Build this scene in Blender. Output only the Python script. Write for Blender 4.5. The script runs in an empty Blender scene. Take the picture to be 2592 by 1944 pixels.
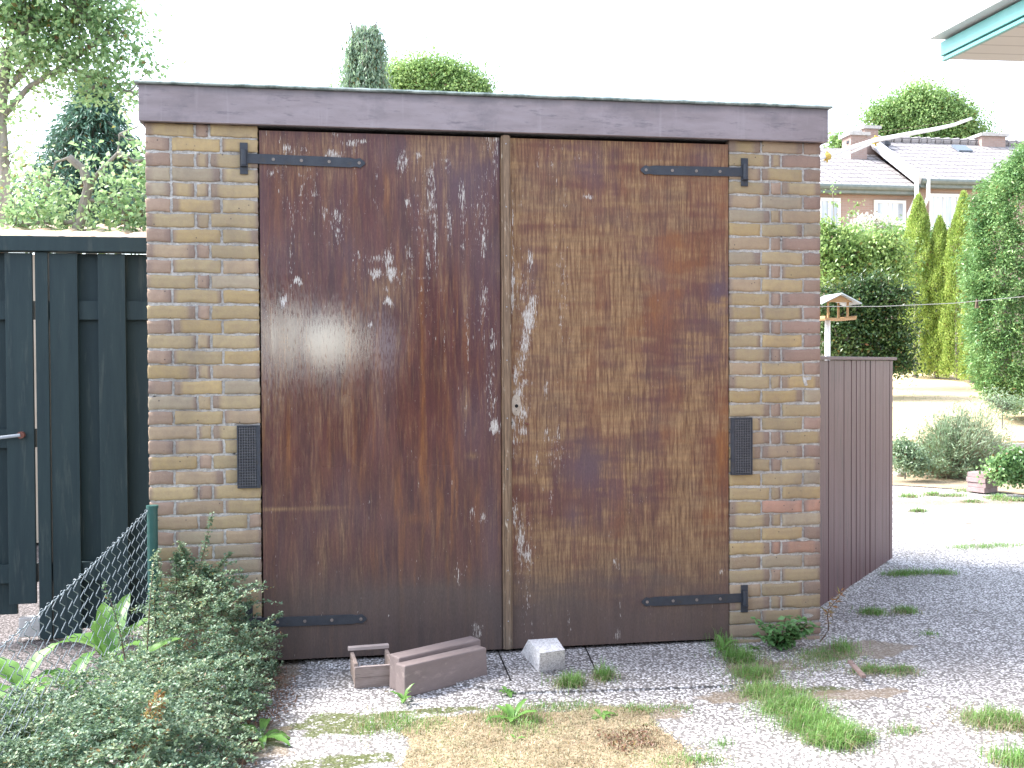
import bpy, math, random
import numpy as np
from mathutils import Vector, Matrix
random.seed(7); rs = np.random.RandomState(11)
S = bpy.context.scene
C = S.collection
rad = math.radians

# ------------------------------------------------------------------ camera
CAM = np.array([0.8207, -4.3764, 1.2492]); FOC = 2584.99
YAW, PITCH, ROLL = rad(9.0022), rad(1.0629), rad(-0.2859)
cy, sy, cp, sp = math.cos(YAW), math.sin(YAW), math.cos(PITCH), math.sin(PITCH)
FW = np.array([sy*cp, cy*cp, -sp]); RT = np.array([cy, -sy, 0.0]); UP = np.cross(RT, FW)
cr, sr = math.cos(ROLL), math.sin(ROLL)
RT, UP = cr*RT + sr*UP, -sr*RT + cr*UP
cd = bpy.data.cameras.new('camera'); co = bpy.data.objects.new('camera', cd); C.objects.link(co)
cd.sensor_width = 36.0; cd.lens = FOC/2592*36; cd.clip_end = 2000; cd.clip_start = 0.02
m = Matrix.Identity(4)
for i in range(3):
    m[i][0], m[i][1], m[i][2], m[i][3] = RT[i], UP[i], -FW[i], CAM[i]
co.matrix_world = m
S.camera = co

# ------------------------------------------------------------------ light
SUN_EL, SUN_AZ = 48.0, -68.0        # azimuth measured from +y towards +x
sd = np.array([math.sin(rad(SUN_AZ))*math.cos(rad(SUN_EL)), math.cos(rad(SUN_AZ))*math.cos(rad(SUN_EL)), math.sin(rad(SUN_EL))])
w = bpy.data.worlds.new('World'); S.world = w; w.use_nodes = True
nt = w.node_tree; nt.nodes.clear()
sky = nt.nodes.new('ShaderNodeTexSky'); sky.sky_type = 'NISHITA'; sky.sun_disc = False
sky.sun_elevation = rad(SUN_EL); sky.sun_rotation = rad(SUN_AZ)
sky.air_density = 1.0; sky.dust_density = 1.0; sky.ozone_density = 1.0
hs = nt.nodes.new('ShaderNodeHueSaturation'); hs.inputs['Saturation'].default_value = 0.55
bg = nt.nodes.new('ShaderNodeBackground'); bg.inputs[1].default_value = 0.15
wo = nt.nodes.new('ShaderNodeOutputWorld')
nt.links.new(sky.outputs[0], hs.inputs['Color']); nt.links.new(hs.outputs[0], bg.inputs[0]); nt.links.new(bg.outputs[0], wo.inputs[0])
sl = bpy.data.lights.new('sun', 'SUN'); sl.energy = 2.8; sl.angle = rad(20); sl.color = (1.0, 0.96, 0.92)
so = bpy.data.objects.new('sun', sl); C.objects.link(so)
so.rotation_euler = Vector(sd.tolist()).to_track_quat('Z', 'Y').to_euler()
S.view_settings.view_transform = 'Standard'; S.view_settings.look = 'None'
S.view_settings.exposure = 2.33; S.view_settings.gamma = 1.0
try: S.cycles.max_bounces = 6; S.cycles.transparent_max_bounces = 6
except Exception: pass

# ------------------------------------------------------------------ where things stand (a photo point -> a point in the place)
def ray(px, py):
    k = 2592/2212
    return FW + RT*(px*k-1296)/FOC - UP*(py*k-972)/FOC
def G(px, py, z=0.0):
    d = ray(px, py); t = (z-CAM[2])/d[2]; return CAM + t*d
def Y(px, py, y=0.0):
    d = ray(px, py); t = (y-CAM[1])/d[1]; return CAM + t*d
def D(px, py, dep):
    return CAM + ray(px, py)*dep

# ------------------------------------------------------------------ helpers
class MB:
    def __init__(s): s.v = []; s.f = []; s.sm = False
    def quad(s, a, b, c, d): n = len(s.v); s.v += [tuple(a), tuple(b), tuple(c), tuple(d)]; s.f.append((n, n+1, n+2, n+3))
    def box(s, c, d, rz=0, rx=0, ry=0, jit=0):
        n = len(s.v); M = Matrix.Rotation(rz, 3, 'Z') @ Matrix.Rotation(ry, 3, 'Y') @ Matrix.Rotation(rx, 3, 'X')
        for x, y, z in ((-1,-1,-1),(1,-1,-1),(1,1,-1),(-1,1,-1),(-1,-1,1),(1,-1,1),(1,1,1),(-1,1,1)):
            p = M @ Vector((x*d[0]/2, y*d[1]/2, z*d[2]/2))
            s.v.append((p[0]+c[0]+random.uniform(-jit, jit), p[1]+c[1]+random.uniform(-jit, jit), p[2]+c[2]+random.uniform(-jit, jit)))
        for f in ((0,3,2,1),(4,5,6,7),(0,1,5,4),(1,2,6,5),(2,3,7,6),(3,0,4,7)): s.f.append(tuple(n+i for i in f))
        return s
    def box2(s, a, b): return s.box([(a[i]+b[i])/2 for i in range(3)], [abs(b[i]-a[i]) for i in range(3)])
    def tube(s, pts, r, seg=6, cap=True):
        pts = [np.array(p, float) for p in pts]; n0 = len(s.v); k = len(pts)
        for i, p in enumerate(pts):
            t = pts[min(i+1, k-1)] - pts[max(i-1, 0)]; t /= (np.linalg.norm(t)+1e-9)
            a = np.cross(t, [0.0, 0, 1]) if abs(t[2]) < .9 else np.cross(t, [1.0, 0, 0]); a /= np.linalg.norm(a); b = np.cross(t, a)
            ri = r[i] if hasattr(r, '__len__') else r
            for j in range(seg):
                an = 2*math.pi*j/seg; s.v.append(tuple(p + ri*(math.cos(an)*a + math.sin(an)*b)))
        for i in range(k-1):
            for j in range(seg):
                a0 = n0+i*seg+j; b0 = n0+i*seg+(j+1) % seg
                s.f.append((a0, b0, b0+seg, a0+seg))
        if cap:
            s.f.append(tuple(n0+j for j in range(seg))[::-1]); s.f.append(tuple(n0+(k-1)*seg+j for j in range(seg)))
        return s
    def prism(s, poly, axis, a, b):    # poly = 2D outline; extruded along axis from a to b
        n = len(s.v); k = len(poly)
        for t in (a, b):
            for p in poly:
                q = list(p); q.insert(axis, t); s.v.append(tuple(q))
        s.f.append(tuple(range(n, n+k))); s.f.append(tuple(range(n+2*k-1, n+k-1, -1)))
        for i in range(k): j = (i+1) % k; s.f.append((n+j, n+i, n+k+i, n+k+j))
        return s
    def build(s, name, mat, parent=None, smooth=False, bevel=0, **kw):
        me = bpy.data.meshes.new(name); me.from_pydata(s.v, [], s.f); me.update()
        return link(name, me, mat, parent, smooth, bevel, **kw)
def link(name, me, mat, parent=None, smooth=False, bevel=0, label=None):
    import bmesh
    if len(me.polygons) < 20000:
        b = bmesh.new(); b.from_mesh(me); bmesh.ops.recalc_face_normals(b, faces=b.faces); b.to_mesh(me); b.free()
    o = bpy.data.objects.new(name, me); C.objects.link(o)
    if mat: me.materials.append(mat)
    if parent: o.parent = parent
    if smooth: me.polygons.foreach_set('use_smooth', [True]*len(me.polygons))
    if bevel:
        md = o.modifiers.new('bevel', 'BEVEL'); md.width = bevel; md.segments = 2; md.limit_method = 'ANGLE'
    if label: o['label'] = label
    return o
def tag(o, label, cat, group=None, kind=None):
    o['label'] = label; o['category'] = cat
    if group: o['group'] = group
    if kind: o['kind'] = kind
    return o
def thing(name, label, cat, loc=(0,0,0), group=None):
    o = bpy.data.objects.new(name, None); C.objects.link(o); o.location = tuple(float(x) for x in loc); o.empty_display_size = .1
    M = Matrix.Translation(o.location)
    return tag(o, label, cat, group)
def put(root):    # children were modelled in world coordinates
    bpy.context.view_layer.update()
    for ch in root.children: ch.matrix_parent_inverse = root.matrix_world.inverted()
def struct(o): o['kind'] = 'structure'; return o
def rawmesh(name, V, F4, attrs=None, F3=None):
    me = bpy.data.meshes.new(name); nv = len(V); n4 = len(F4); n3 = 0 if F3 is None else len(F3)
    me.vertices.add(nv); me.vertices.foreach_set('co', np.asarray(V, np.float32).ravel())
    li = np.asarray(F4, np.int32).ravel()
    if n3: li = np.concatenate([li, np.asarray(F3, np.int32).ravel()])
    me.loops.add(len(li)); me.loops.foreach_set('vertex_index', li)
    me.polygons.add(n4+n3)
    st = np.arange(n4)*4
    if n3: st = np.concatenate([st, n4*4 + np.arange(n3)*3])
    me.polygons.foreach_set('loop_start', st.astype(np.int32))
    me.update(calc_edges=True); me.validate()
    for k, a in (attrs or {}).items():
        at = me.color_attributes.new(k, 'FLOAT_COLOR', 'POINT')
        a = np.asarray(a, np.float32)
        if a.shape[1] == 3: a = np.concatenate([a, np.ones((len(a), 1), np.float32)], 1)
        at.data.foreach_set('color', a.ravel())
    return me

# ------------------------------------------------------------------ node helpers
class N:
    def __init__(s, name):
        s.m = bpy.data.materials.new(name); s.m.use_nodes = True; s.t = s.m.node_tree
        s.t.nodes.clear(); s.out = s.n('ShaderNodeOutputMaterial'); s.b = s.n('ShaderNodeBsdfPrincipled'); s.l(s.b.outputs[0], s.out.inputs[0])
        s.co = s.n('ShaderNodeTexCoord').outputs['Object']
    def n(s, t): return s.t.nodes.new(t)
    def l(s, a, b): s.t.links.new(a, b)
    def set(s, i, v):
        if isinstance(v, bpy.types.NodeSocket): s.l(v, i)
        elif v is not None:
            if isinstance(v, (tuple, list)) and len(v) == 3 and i.type == 'RGBA': v = (*v, 1)
            i.default_value = v
    def map(s, sc=(1,1,1), rot=(0,0,0), loc=(0,0,0), v=None):
        n = s.n('ShaderNodeMapping'); s.set(n.inputs[0], v or s.co); n.inputs['Scale'].default_value = sc; n.inputs['Rotation'].default_value = rot; n.inputs['Location'].default_value = loc; return n.outputs[0]
    def noise(s, sc, det=4, rough=.55, v=None, dist=0):
        n = s.n('ShaderNodeTexNoise'); s.set(n.inputs['Vector'], v or s.co); n.inputs['Scale'].default_value = sc; n.inputs['Detail'].default_value = det; n.inputs['Roughness'].default_value = rough; n.inputs['Distortion'].default_value = dist; return n.outputs['Fac']
    def vor(s, sc, v=None, out='Distance', feat='F1', rnd=1):
        n = s.n('ShaderNodeTexVoronoi'); n.feature = feat; s.set(n.inputs['Vector'], v or s.co); n.inputs['Scale'].default_value = sc; n.inputs['Randomness'].default_value = rnd; return n.outputs[out]
    def ramp(s, f, st, interp='LINEAR'):
        n = s.n('ShaderNodeValToRGB'); e = n.color_ramp; e.interpolation = interp
        while len(e.elements) < len(st): e.elements.new(0.5)
        for i, (p, c) in enumerate(st):
            e.elements[i].position = p; e.elements[i].color = (*c, 1) if isinstance(c, (tuple, list)) else (c, c, c, 1)
        s.set(n.inputs[0], f); return n.outputs[0]
    def mix(s, f, a, b, mode='MIX'):
        n = s.n('ShaderNodeMix'); n.data_type = 'RGBA'; n.blend_type = mode; n.clamp_factor = True
        s.set(n.inputs[0], f); s.set(n.inputs[6], a); s.set(n.inputs[7], b); return n.outputs[2]
    def ma(s, op, a, b=None, c=None, clamp=False):
        n = s.n('ShaderNodeMath'); n.operation = op; n.use_clamp = clamp; s.set(n.inputs[0], a); s.set(n.inputs[1], b)
        if c is not None: s.set(n.inputs[2], c)
        return n.outputs[0]
    def attr(s, name, out='Color'):
        n = s.n('ShaderNodeAttribute'); n.attribute_name = name; return n.outputs[out]
    def sep(s, c):
        n = s.n('ShaderNodeSeparateColor'); s.l(c, n.inputs[0]); return n.outputs
    def xyz(s, v=None):
        n = s.n('ShaderNodeSeparateXYZ'); s.l(v or s.co, n.inputs[0]); return n.outputs
    def spot(s, c, r, soft=.3):       # 1 inside an ellipse on the ground, 0 outside
        x, y, z = s.xyz()
        a = s.ma('DIVIDE', s.ma('SUBTRACT', x, float(c[0])), r[0]); b = s.ma('DIVIDE', s.ma('SUBTRACT', y, float(c[1])), r[1])
        d = s.ma('SQRT', s.ma('ADD', s.ma('MULTIPLY', a, a), s.ma('MULTIPLY', b, b)))
        return s.ramp(d, [(1-soft, 1.0), (1.0, 0.0)]) if False else s.ma('SUBTRACT', 1.0, s.ma('MULTIPLY', d, 1.0), clamp=True)
    def bump(s, h, st=.5, d=.005, nrm=None):
        n = s.n('ShaderNodeBump'); n.inputs['Strength'].default_value = st; n.inputs['Distance'].default_value = d; s.l(h, n.inputs['Height'])
        if nrm: s.l(nrm, n.inputs['Normal'])
        return n.outputs[0]
    def fin(s, col=None, rough=.7, nrm=None, spec=.5, metal=0, coat=None):
        s.set(s.b.inputs['Base Color'], col); s.set(s.b.inputs['Roughness'], rough)
        s.set(s.b.inputs['Specular IOR Level'], spec); s.b.inputs['Metallic'].default_value = metal
        if nrm: s.l(nrm, s.b.inputs['Normal'])
        return s.m

def painted(name, c1, c2, sc=6, rough=.5, stretch=(1,1,1), bump=.15, dirt=None, spec=.4):
    n = N(name); v = n.map(stretch); f = n.noise(sc, 6, .6, v); g = n.noise(sc*7, 4, .6, v)
    col = n.mix(n.ramp(f, [(.35, 0.), (.65, 1.)]), c1, c2)
    if dirt: col = n.mix(n.ramp(n.noise(sc*1.7, 8, .7, n.map(stretch, loc=(3,5,1))), [(.56, 0.), (.66, 1.)]), col, dirt)
    col = n.mix(n.ma('MULTIPLY', g, .35), col, tuple(x*.6 for x in c1))
    return n.fin(col, rough, n.bump(g, bump, .003), spec)

def leafmat(name, stops, trans=.35, gloss=.35, scale=1.2, gain=1.0):
    stops = [(p, tuple(x*gain for x in c)) for p, c in stops]
    n = N(name); a = n.sep(n.attr('rnd')); cl = n.noise(scale, 3, .5)
    f = n.ma('ADD', n.ma('MULTIPLY', a[0], .6), n.ma('MULTIPLY', n.ramp(cl, [(.35, 0.), (.65, 1.)]), .4))
    col = n.ramp(f, stops)
    col = n.mix(n.ramp(a[1], [(.965, 0.), (.97, 1.)]), col, n.mix(a[2], (.20, .15, .03), (.13, .06, .03)))
    n.fin(col, gloss, spec=.4)
    tr = n.n('ShaderNodeBsdfTranslucent'); n.l(n.mix(.35, col, (.24, .36, .13)), tr.inputs[0])
    ms = n.n('ShaderNodeMixShader'); ms.inputs[0].default_value = trans
    n.l(n.b.outputs[0], ms.inputs[1]); n.l(tr.outputs[0], ms.inputs[2]); n.l(ms.outputs[0], n.out.inputs[0])
    return n.m

def unit(a): return a/(np.linalg.norm(a, axis=1, keepdims=True)+1e-9)
def leaves(P, L, W, nrm_up=.4, dirs=None, fold=.25, droop=0.0):
    """rhombic folded leaves, one pair of triangles... as two quads sharing a midrib"""
    n = len(P); d = unit(rs.normal(size=(n, 3))) if dirs is None else unit(dirs + rs.normal(size=(n, 3))*.35)
    d[:, 2] -= droop; d = unit(d)
    up = unit(rs.normal(size=(n, 3)) + np.array([0, 0, nrm_up*3])); sd_ = unit(np.cross(d, up)); up = np.cross(sd_, d)
    L = np.asarray(L).reshape(-1, 1)*np.ones((n, 1)); W = np.asarray(W).reshape(-1, 1)*np.ones((n, 1))
    a = P; b = P + d*L*.45 + sd_*W*.5 + up*W*fold; c = P + d*L; e = P + d*L*.45 - sd_*W*.5 + up*W*fold; 
    V = np.stack([a, b, c, e], 1).reshape(-1, 3)
    i = np.arange(n)*4
    F3 = np.concatenate([np.stack([i, i+1, i+2], 1), np.stack([i, i+2, i+3], 1)])
    R = np.repeat(rs.rand(n, 3), 4, 0)
    return V, F3, R
def leafobj(name, P, L, W, mat, parent=None, **k):
    V, F3, R = leaves(P, L, W, **k)
    me = rawmesh(name, V, np.zeros((0, 4), int), {'rnd': R}, F3)
    return link(name, me, mat, parent)
def blades(P, H, W, lean=.35, curl=.4, dirs=None):
    n = len(P); H = (np.asarray(H)*np.ones(n)).reshape(-1, 1); W = (np.asarray(W)*np.ones(n)).reshape(-1, 1)
    a = rs.rand(n)*2*math.pi; o = np.stack([np.cos(a), np.sin(a), 0*a], 1)
    if dirs is not None: o = unit(o*.6 + dirs)
    l = (rs.rand(n, 1)*lean + .05); s_ = np.stack([-o[:, 1], o[:, 0], 0*a], 1)
    up = np.array([[0, 0, 1.0]])
    p1 = P + up*H*.5 + o*H*l*.4; p2 = P + up*H*.85*(1-l*curl) + o*H*l*1.0; p3 = P + up*H*(1-l*curl*1.6) + o*H*l*1.7
    V = np.stack([P-s_*W/2, P+s_*W/2, p1+s_*W*.45, p1-s_*W*.45, p2+s_*W*.3, p2-s_*W*.3, p3], 1).reshape(-1, 3)
    i = np.arange(n)*7
    F4 = np.concatenate([np.stack([i, i+1, i+2, i+3], 1), np.stack([i+3, i+2, i+4, i+5], 1)]); F3 = np.stack([i+5, i+4, i+6], 1)
    return V, F4, F3, np.repeat(rs.rand(n, 3), 7, 0)
def bladeobj(name, P, H, W, mat, parent=None, **k):
    V, F4, F3, R = blades(P, H, W, **k)
    return link(name, rawmesh(name, V, F4, {'rnd': R}, F3), mat, parent)

# ------------------------------------------------------------------ materials
GZ = -0.012
def pebble(name, marks=(), tint=None, joints=True):
    n = N(name); v = n.co
    d = n.vor(95, v, 'Distance'); colr = n.sep(n.vor(95, v, 'Color'))
    stone = n.ramp(colr[0], [(0., (.16, .15, .15)), (.25, (.40, .375, .375)), (.5, (.62, .60, .60)), (1., (.88, .86, .87))])
    gap = n.ramp(d, [(.40, 0.), (.60, 1.)])
    col = n.mix(gap, stone, (.14, .13, .125))
    big = n.noise(2.3, 5, .6)
    col = n.mix(n.ramp(big, [(.35, .3), (.62, 0.)]), col, (.13, .12, .11))
    fine = n.noise(30, 4, .7); col = n.mix(n.ramp(fine, [(.55, 0.), (.75, .5)]), col, (.12, .11, .09))
    for kind, c, r in marks:
        sp_ = n.spot(c, r); q = n.ma('ADD', sp_, n.ma('MULTIPLY', n.ma('SUBTRACT', n.noise(9, 6, .65), .5), 1.7))
        k = n.ramp(q, [(.28, 0.), (.42, 1.)])
        if kind == 'moss':
            g = n.mix(n.noise(60, 3), (.035, .05, .007), (.085, .10, .02)); k = n.ma('MULTIPLY', k, n.ramp(n.noise(45, 3, .7), [(.36, .1), (.48, .95)]))
        else: g = n.mix(n.noise(60, 3), (.14, .105, .07), (.25, .19, .13)); k = n.ma('MULTIPLY', k, .75)
        col = n.mix(k, col, g)
    if joints:
        br = n.n('ShaderNodeTexBrick'); n.set(br.inputs['Vector'], n.map((1,1,1), (0,0,rad(1.5)), (.12, .07, 0), n.mix(.018, n.co, n.n('ShaderNodeTexNoise').outputs['Color'])))
        br.inputs['Scale'].default_value = 1.0; br.inputs['Mortar Size'].default_value = .004; br.inputs['Mortar Smooth'].default_value = .5
        br.inputs['Brick Width'].default_value = .5; br.inputs['Row Height'].default_value = .5; br.offset = .5
        j = n.ma('MULTIPLY', br.outputs['Fac'], n.ramp(n.noise(5, 3), [(.40, .05), (.6, .8)]))
        col = n.mix(j, col, (.05, .045, .035))
    if tint: col = n.mix(1, col, tint, 'MULTIPLY')
    return n.fin(col, .75, n.bump(n.ma('SUBTRACT', .6, d), .7, .006))
def ppt(px, py): return G(px, py, GZ)
M_patio = pebble('washed_gravel_slabs', [('moss', ppt(735, 1562), (.30, .17)), ('moss', ppt(740, 1645), (.26, .10)), ('moss', ppt(940, 1535), (.3, .05)),
    ('dirt', ppt(1600, 1505), (.30, .10)), ('dirt', ppt(1640, 1440), (.25, .14)), ('dirt', ppt(600, 1450), (.12, .35)), ('dirt', ppt(560, 1600), (.15, .35)), ('dirt', ppt(1310, 1550), (.45, .12)),
    ('moss', ppt(1760, 1492), (.2, .07)), ('dirt', ppt(1830, 1500), (.35, .08)), ('dirt', ppt(2000, 1085), (.8, .25)), ('dirt', ppt(2150, 1085), (.8, .25)), ('dirt', ppt(1870, 1400), (.3, .2))])
M_apron = pebble('washed_gravel_apron', joints=False)
def soil(name, c1, c2, c3, sc=8):
    n = N(name); f = n.noise(sc, 9, .7); g = n.noise(sc*9, 5, .7)
    col = n.mix(n.ramp(f, [(.4, 0.), (.6, 1.)]), c1, c2); col = n.mix(n.ramp(g, [(.5, 0.), (.7, 1.)]), col, c3)
    return n.fin(col, .9, n.bump(g, .8, .01))
M_soil = soil('garden_soil', (.10, .07, .05), (.19, .13, .09), (.26, .20, .14))
M_dry = soil('dry_grass_soil', (.28, .21, .13), (.38, .29, .19), (.19, .14, .10), 5)
M_lawn = soil('dry_lawn', (.50, .38, .22), (.62, .48, .30), (.36, .30, .15), .7)
M_gravel = pebble('grey_gravel', joints=False, tint=(.34, .31, .31))

# bricks
def brickmat():
    n = N('yellow_brick'); c = n.attr('bcol'); f = n.noise(38, 5, .65); g = n.noise(160, 4, .7)
    col = n.mix(n.ramp(f, [(.35, .30), (.6, 0.)]), c, (.22, .15, .12)); col = n.mix(n.ramp(g, [(.5, 0.), (.8, .35)]), col, (.42, .36, .27))
    col = n.mix(n.ramp(n.vor(26), [(.05, 1.), (.09, 0.)]), col, (.06, .05, .05))
    col = n.mix(n.ramp(n.noise(22, 8, .75, n.map((1, 1, 1.6), loc=(5, 2, 1))), [(.64, 0.), (.70, .6)]), col, (.42, .40, .36))
    col = n.mix(n.ramp(n.noise(3.5, 7, .7, n.map((1.4, 1, .7), loc=(1, 7, 1))), [(.48, 0.), (.70, .38)]), col, (.13, .11, .10))
    z = n.xyz()[2]; damp = n.ma('MULTIPLY', n.ma('SUBTRACT', .55, n.ma('ADD', z, n.ma('MULTIPLY', n.noise(4, 4), .35))), 1.6, clamp=True)
    col = n.mix(n.ma('MULTIPLY', damp, .55), col, (.21, .18, .155))
    return n.fin(col, .85, n.bump(n.ma('ADD', f, n.ma('MULTIPLY', g, .4)), .5, .004), .2)
M_brick = brickmat()
def mortarmat():
    n = N('lime_mortar'); f = n.noise(90, 6, .75); g = n.noise(12, 4)
    col = n.mix(n.ramp(f, [(.35, 0.), (.6, 1.)]), (.32, .305, .285), (.58, .56, .53)); col = n.mix(n.ramp(g, [(.5, 0.), (.75, .5)]), col, (.2, .175, .15))
    col = n.mix(n.ramp(n.noise(3.5, 7, .7, n.map((1.4, 1, .7), loc=(1, 7, 1))), [(.46, 0.), (.68, .5)]), col, (.14, .125, .115))
    col = n.mix(n.ramp(n.noise(14, 4, .7, n.map((1, 1, 1), loc=(9, 7, 1))), [(.66, 0.), (.70, .9)]), col, (.06, .055, .05))
    z = n.xyz()[2]; damp = n.ma('MULTIPLY', n.ma('SUBTRACT', .5, z), 1.2, clamp=True)
    col = n.mix(n.ma('MULTIPLY', damp, .45), col, (.17, .15, .13))
    return n.fin(col, .95, n.bump(f, 1.0, .006), .1)
M_mortar = mortarmat()
def texbrick(name, a, b, mo, sc=1., axis='x'):
    n = N(name); x, y, z = n.xyz(); cb = n.n('ShaderNodeCombineXYZ'); n.l(x if axis == 'x' else y, cb.inputs[0]); n.l(z, cb.inputs[1])
    br = n.n('ShaderNodeTexBrick'); n.l(cb.outputs[0], br.inputs['Vector']); n.set(br.inputs['Color1'], a); n.set(br.inputs['Color2'], b); n.set(br.inputs['Mortar'], mo)
    br.inputs['Scale'].default_value = sc; br.inputs['Brick Width'].default_value = .197; br.inputs['Row Height'].default_value = .0625; br.inputs['Mortar Size'].default_value = .006; br.inputs['Bias'].default_value = 0
    col = n.mix(n.ramp(n.noise(3, 5), [(.4, 0.), (.7, .4)]), br.outputs['Color'], mo)
    return n.fin(col, .85, n.bump(br.outputs['Fac'], -.6, .005), .2)
M_sidebrick_y = texbrick('side_wall_brick', (.36, .27, .15), (.26, .17, .12), (.36, .33, .3), 1, 'y')
M_sidebrick_x = texbrick('back_wall_brick', (.36, .27, .15), (.26, .17, .12), (.36, .33, .3), 1, 'x')
M_redbrick = texbrick('pink_brick', (.34, .235, .205), (.29, .20, .17), (.32, .27, .245))
M_redbrick_y = texbrick('pink_brick_side', (.34, .235, .205), (.29, .20, .17), (.32, .27, .245), 1, 'y')
M_black = painted('black_iron', (.026, .031, .043), (.042, .048, .060), 20, .5, bump=.4, dirt=(.045, .04, .038), spec=.4)
M_dark = painted('dark_joint_and_gap_shade', (.008, .007, .007), (.014, .012, .012), 8, .9)  # near black: stands in for shade in gaps and holes, also colours joints
def fasciamat():
    n = N('mauve_painted_board'); v = n.map((.6, 1, 3)); f = n.noise(5, 7, .65, v); g = n.noise(18, 6, .7, n.map((.5, 1, 3.0), loc=(2, 1, 4)))
    col = n.mix(n.ramp(f, [(.38, 0.), (.62, 1.)]), (.215, .178, .185), (.27, .228, .24))
    col = n.mix(n.ramp(g, [(.56, 0.), (.68, .7)]), col, (.115, .10, .115))
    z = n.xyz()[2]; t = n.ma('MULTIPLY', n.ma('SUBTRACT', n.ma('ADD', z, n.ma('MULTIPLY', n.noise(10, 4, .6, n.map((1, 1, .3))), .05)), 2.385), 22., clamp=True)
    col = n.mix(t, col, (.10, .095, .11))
    col = n.mix(n.ramp(n.noise(3.2, 6, .7, n.map((1, 1, 1.3), loc=(6, 1, 2))), [(.52, 0.), (.66, .55)]), col, (.13, .115, .13))
    col = n.mix(n.ramp(n.noise(26, 5, .6, n.map((1, 1, .08))), [(.58, 0.), (.72, .35)]), col, (.34, .30, .31))
    col = n.mix(n.ramp(n.vor(7), [(.028, 1.), (.036, 0.)]), col, (.05, .04, .045))
    return n.fin(col, .55, n.bump(g, .15, .003), .35)
M_fascia = fasciamat()
def trimmat():
    n = N('weathered_roof_trim'); f = n.noise(30, 6, .7); g = n.noise(5, 3)
    col = n.mix(n.ramp(f, [(.4, 0.), (.6, 1.)]), (.07, .10, .09), (.22, .27, .25)); col = n.mix(n.ramp(g, [(.45, 0.), (.7, .6)]), col, (.36, .41, .40))
    return n.fin(col, .5, n.bump(f, .4, .004))
M_trim = trimmat()
M_bitumen = soil('bitumen_roof', (.12, .12, .12), (.2, .2, .2), (.26, .26, .25))
M_greenfence = painted('dark_green_stain', (.018, .034, .040), (.026, .046, .050), 3, .55, (6, 6, .6), .25, dirt=(.045, .062, .062), spec=.25)
M_greenpost = painted('green_plastic', (.02, .085, .075), (.03, .10, .09), 20, .4)
M_greywire = painted('plastic_coated_wire', (.16, .20, .22), (.30, .34, .36), 60, .4)
M_brownboard = painted('brown_stained_board', (.085, .040, .044), (.12, .062, .068), 3, .5, (8, 8, .7), .3, dirt=(.045, .028, .032), spec=.25)
M_galv = painted('galvanised_steel', (.28, .31, .35), (.36, .39, .42), 30, .4)
M_rust = painted('rusty_iron', (.20, .08, .06), (.13, .05, .04), 30, .8)
M_white = painted('white_paint', (.74, .74, .75), (.80, .80, .80), 10, .5)
M_conc = painted('concrete', (.42, .40, .38), (.54, .52, .50), 12, .9, bump=.6, dirt=(.3, .28, .26))
M_bark = painted('grey_bark', (.16, .14, .12), (.30, .28, .25), 5, .9, (2, 2, .6), .9, dirt=(.10, .11, .07))
M_twig = painted('brown_twig', (.10, .065, .04), (.17, .12, .08), 20, .8)
M_glass = N('window_glass').fin((.10, .13, .17), .08, spec=.9)
M_curtain = painted('net_curtain', (.62, .64, .68), (.74, .75, .78), 9, .9, (8, 1, .2))

G_apple = leafmat('apple_leaves', [(0., (.07, .14, .07)), (.4, (.14, .23, .11)), (.75, (.25, .34, .18)), (1., (.42, .48, .30))], .55, gain=1.7)
G_dark = leafmat('dark_conifer_leaves', [(0., (.02, .05, .04)), (.6, (.045, .09, .065)), (1., (.11, .18, .12))], .15, gain=2.4)
G_weep = leafmat('blue_green_leaves', [(0., (.08, .15, .11)), (.5, (.16, .24, .17)), (1., (.30, .38, .28))], .4, gain=1.25)
G_round = leafmat('light_green_leaves', [(0., (.10, .18, .06)), (.5, (.18, .28, .10)), (1., (.32, .42, .18))], .45, scale=.5, gain=1.5)
G_thuja = leafmat('golden_thuja_leaves', [(0., (.13, .20, .04)), (.5, (.26, .35, .08)), (1., (.44, .52, .17))], .3, scale=3, gain=1.3)
G_big = leafmat('green_thuja_leaves', [(0., (.045, .11, .04)), (.5, (.13, .24, .085)), (1., (.30, .42, .18))], .3, scale=2.5, gain=1.3)
G_shrub = leafmat('garden_shrub_leaves', [(0., (.06, .12, .03)), (.5, (.15, .23, .07)), (1., (.32, .40, .16))], .35, gain=1.6)
G_lav = leafmat('grey_green_leaves', [(0., (.12, .18, .10)), (.5, (.21, .29, .18)), (1., (.33, .36, .26))], .3, gain=1.3)
G_cot = leafmat('small_dark_leaves', [(0., (.04, .10, .07)), (.35, (.12, .20, .13)), (.7, (.24, .33, .21)), (1., (.55, .58, .36))], .3, .5, 6)
G_dock = leafmat('broad_leaves', [(0., (.10, .24, .05)), (1., (.20, .38, .10))], .45)
G_grass = leafmat('green_grass', [(0., (.07, .17, .03)), (.5, (.14, .29, .07)), (1., (.26, .40, .13))], .4, scale=4, gain=1.15)
G_dgrass = leafmat('dry_grass', [(0., (.22, .17, .11)), (.45, (.34, .29, .19)), (.72, (.46, .40, .28)), (1., (.17, .27, .08))], .3, scale=5)
G_fern = leafmat('brown_fern_leaves', [(0., (.25, .08, .03)), (.6, (.36, .16, .06)), (1., (.30, .36, .10))], .3)
G_litter = leafmat('litter_leaves', [(0., (.10, .045, .03)), (1., (.26, .14, .09))], .1)

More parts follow.
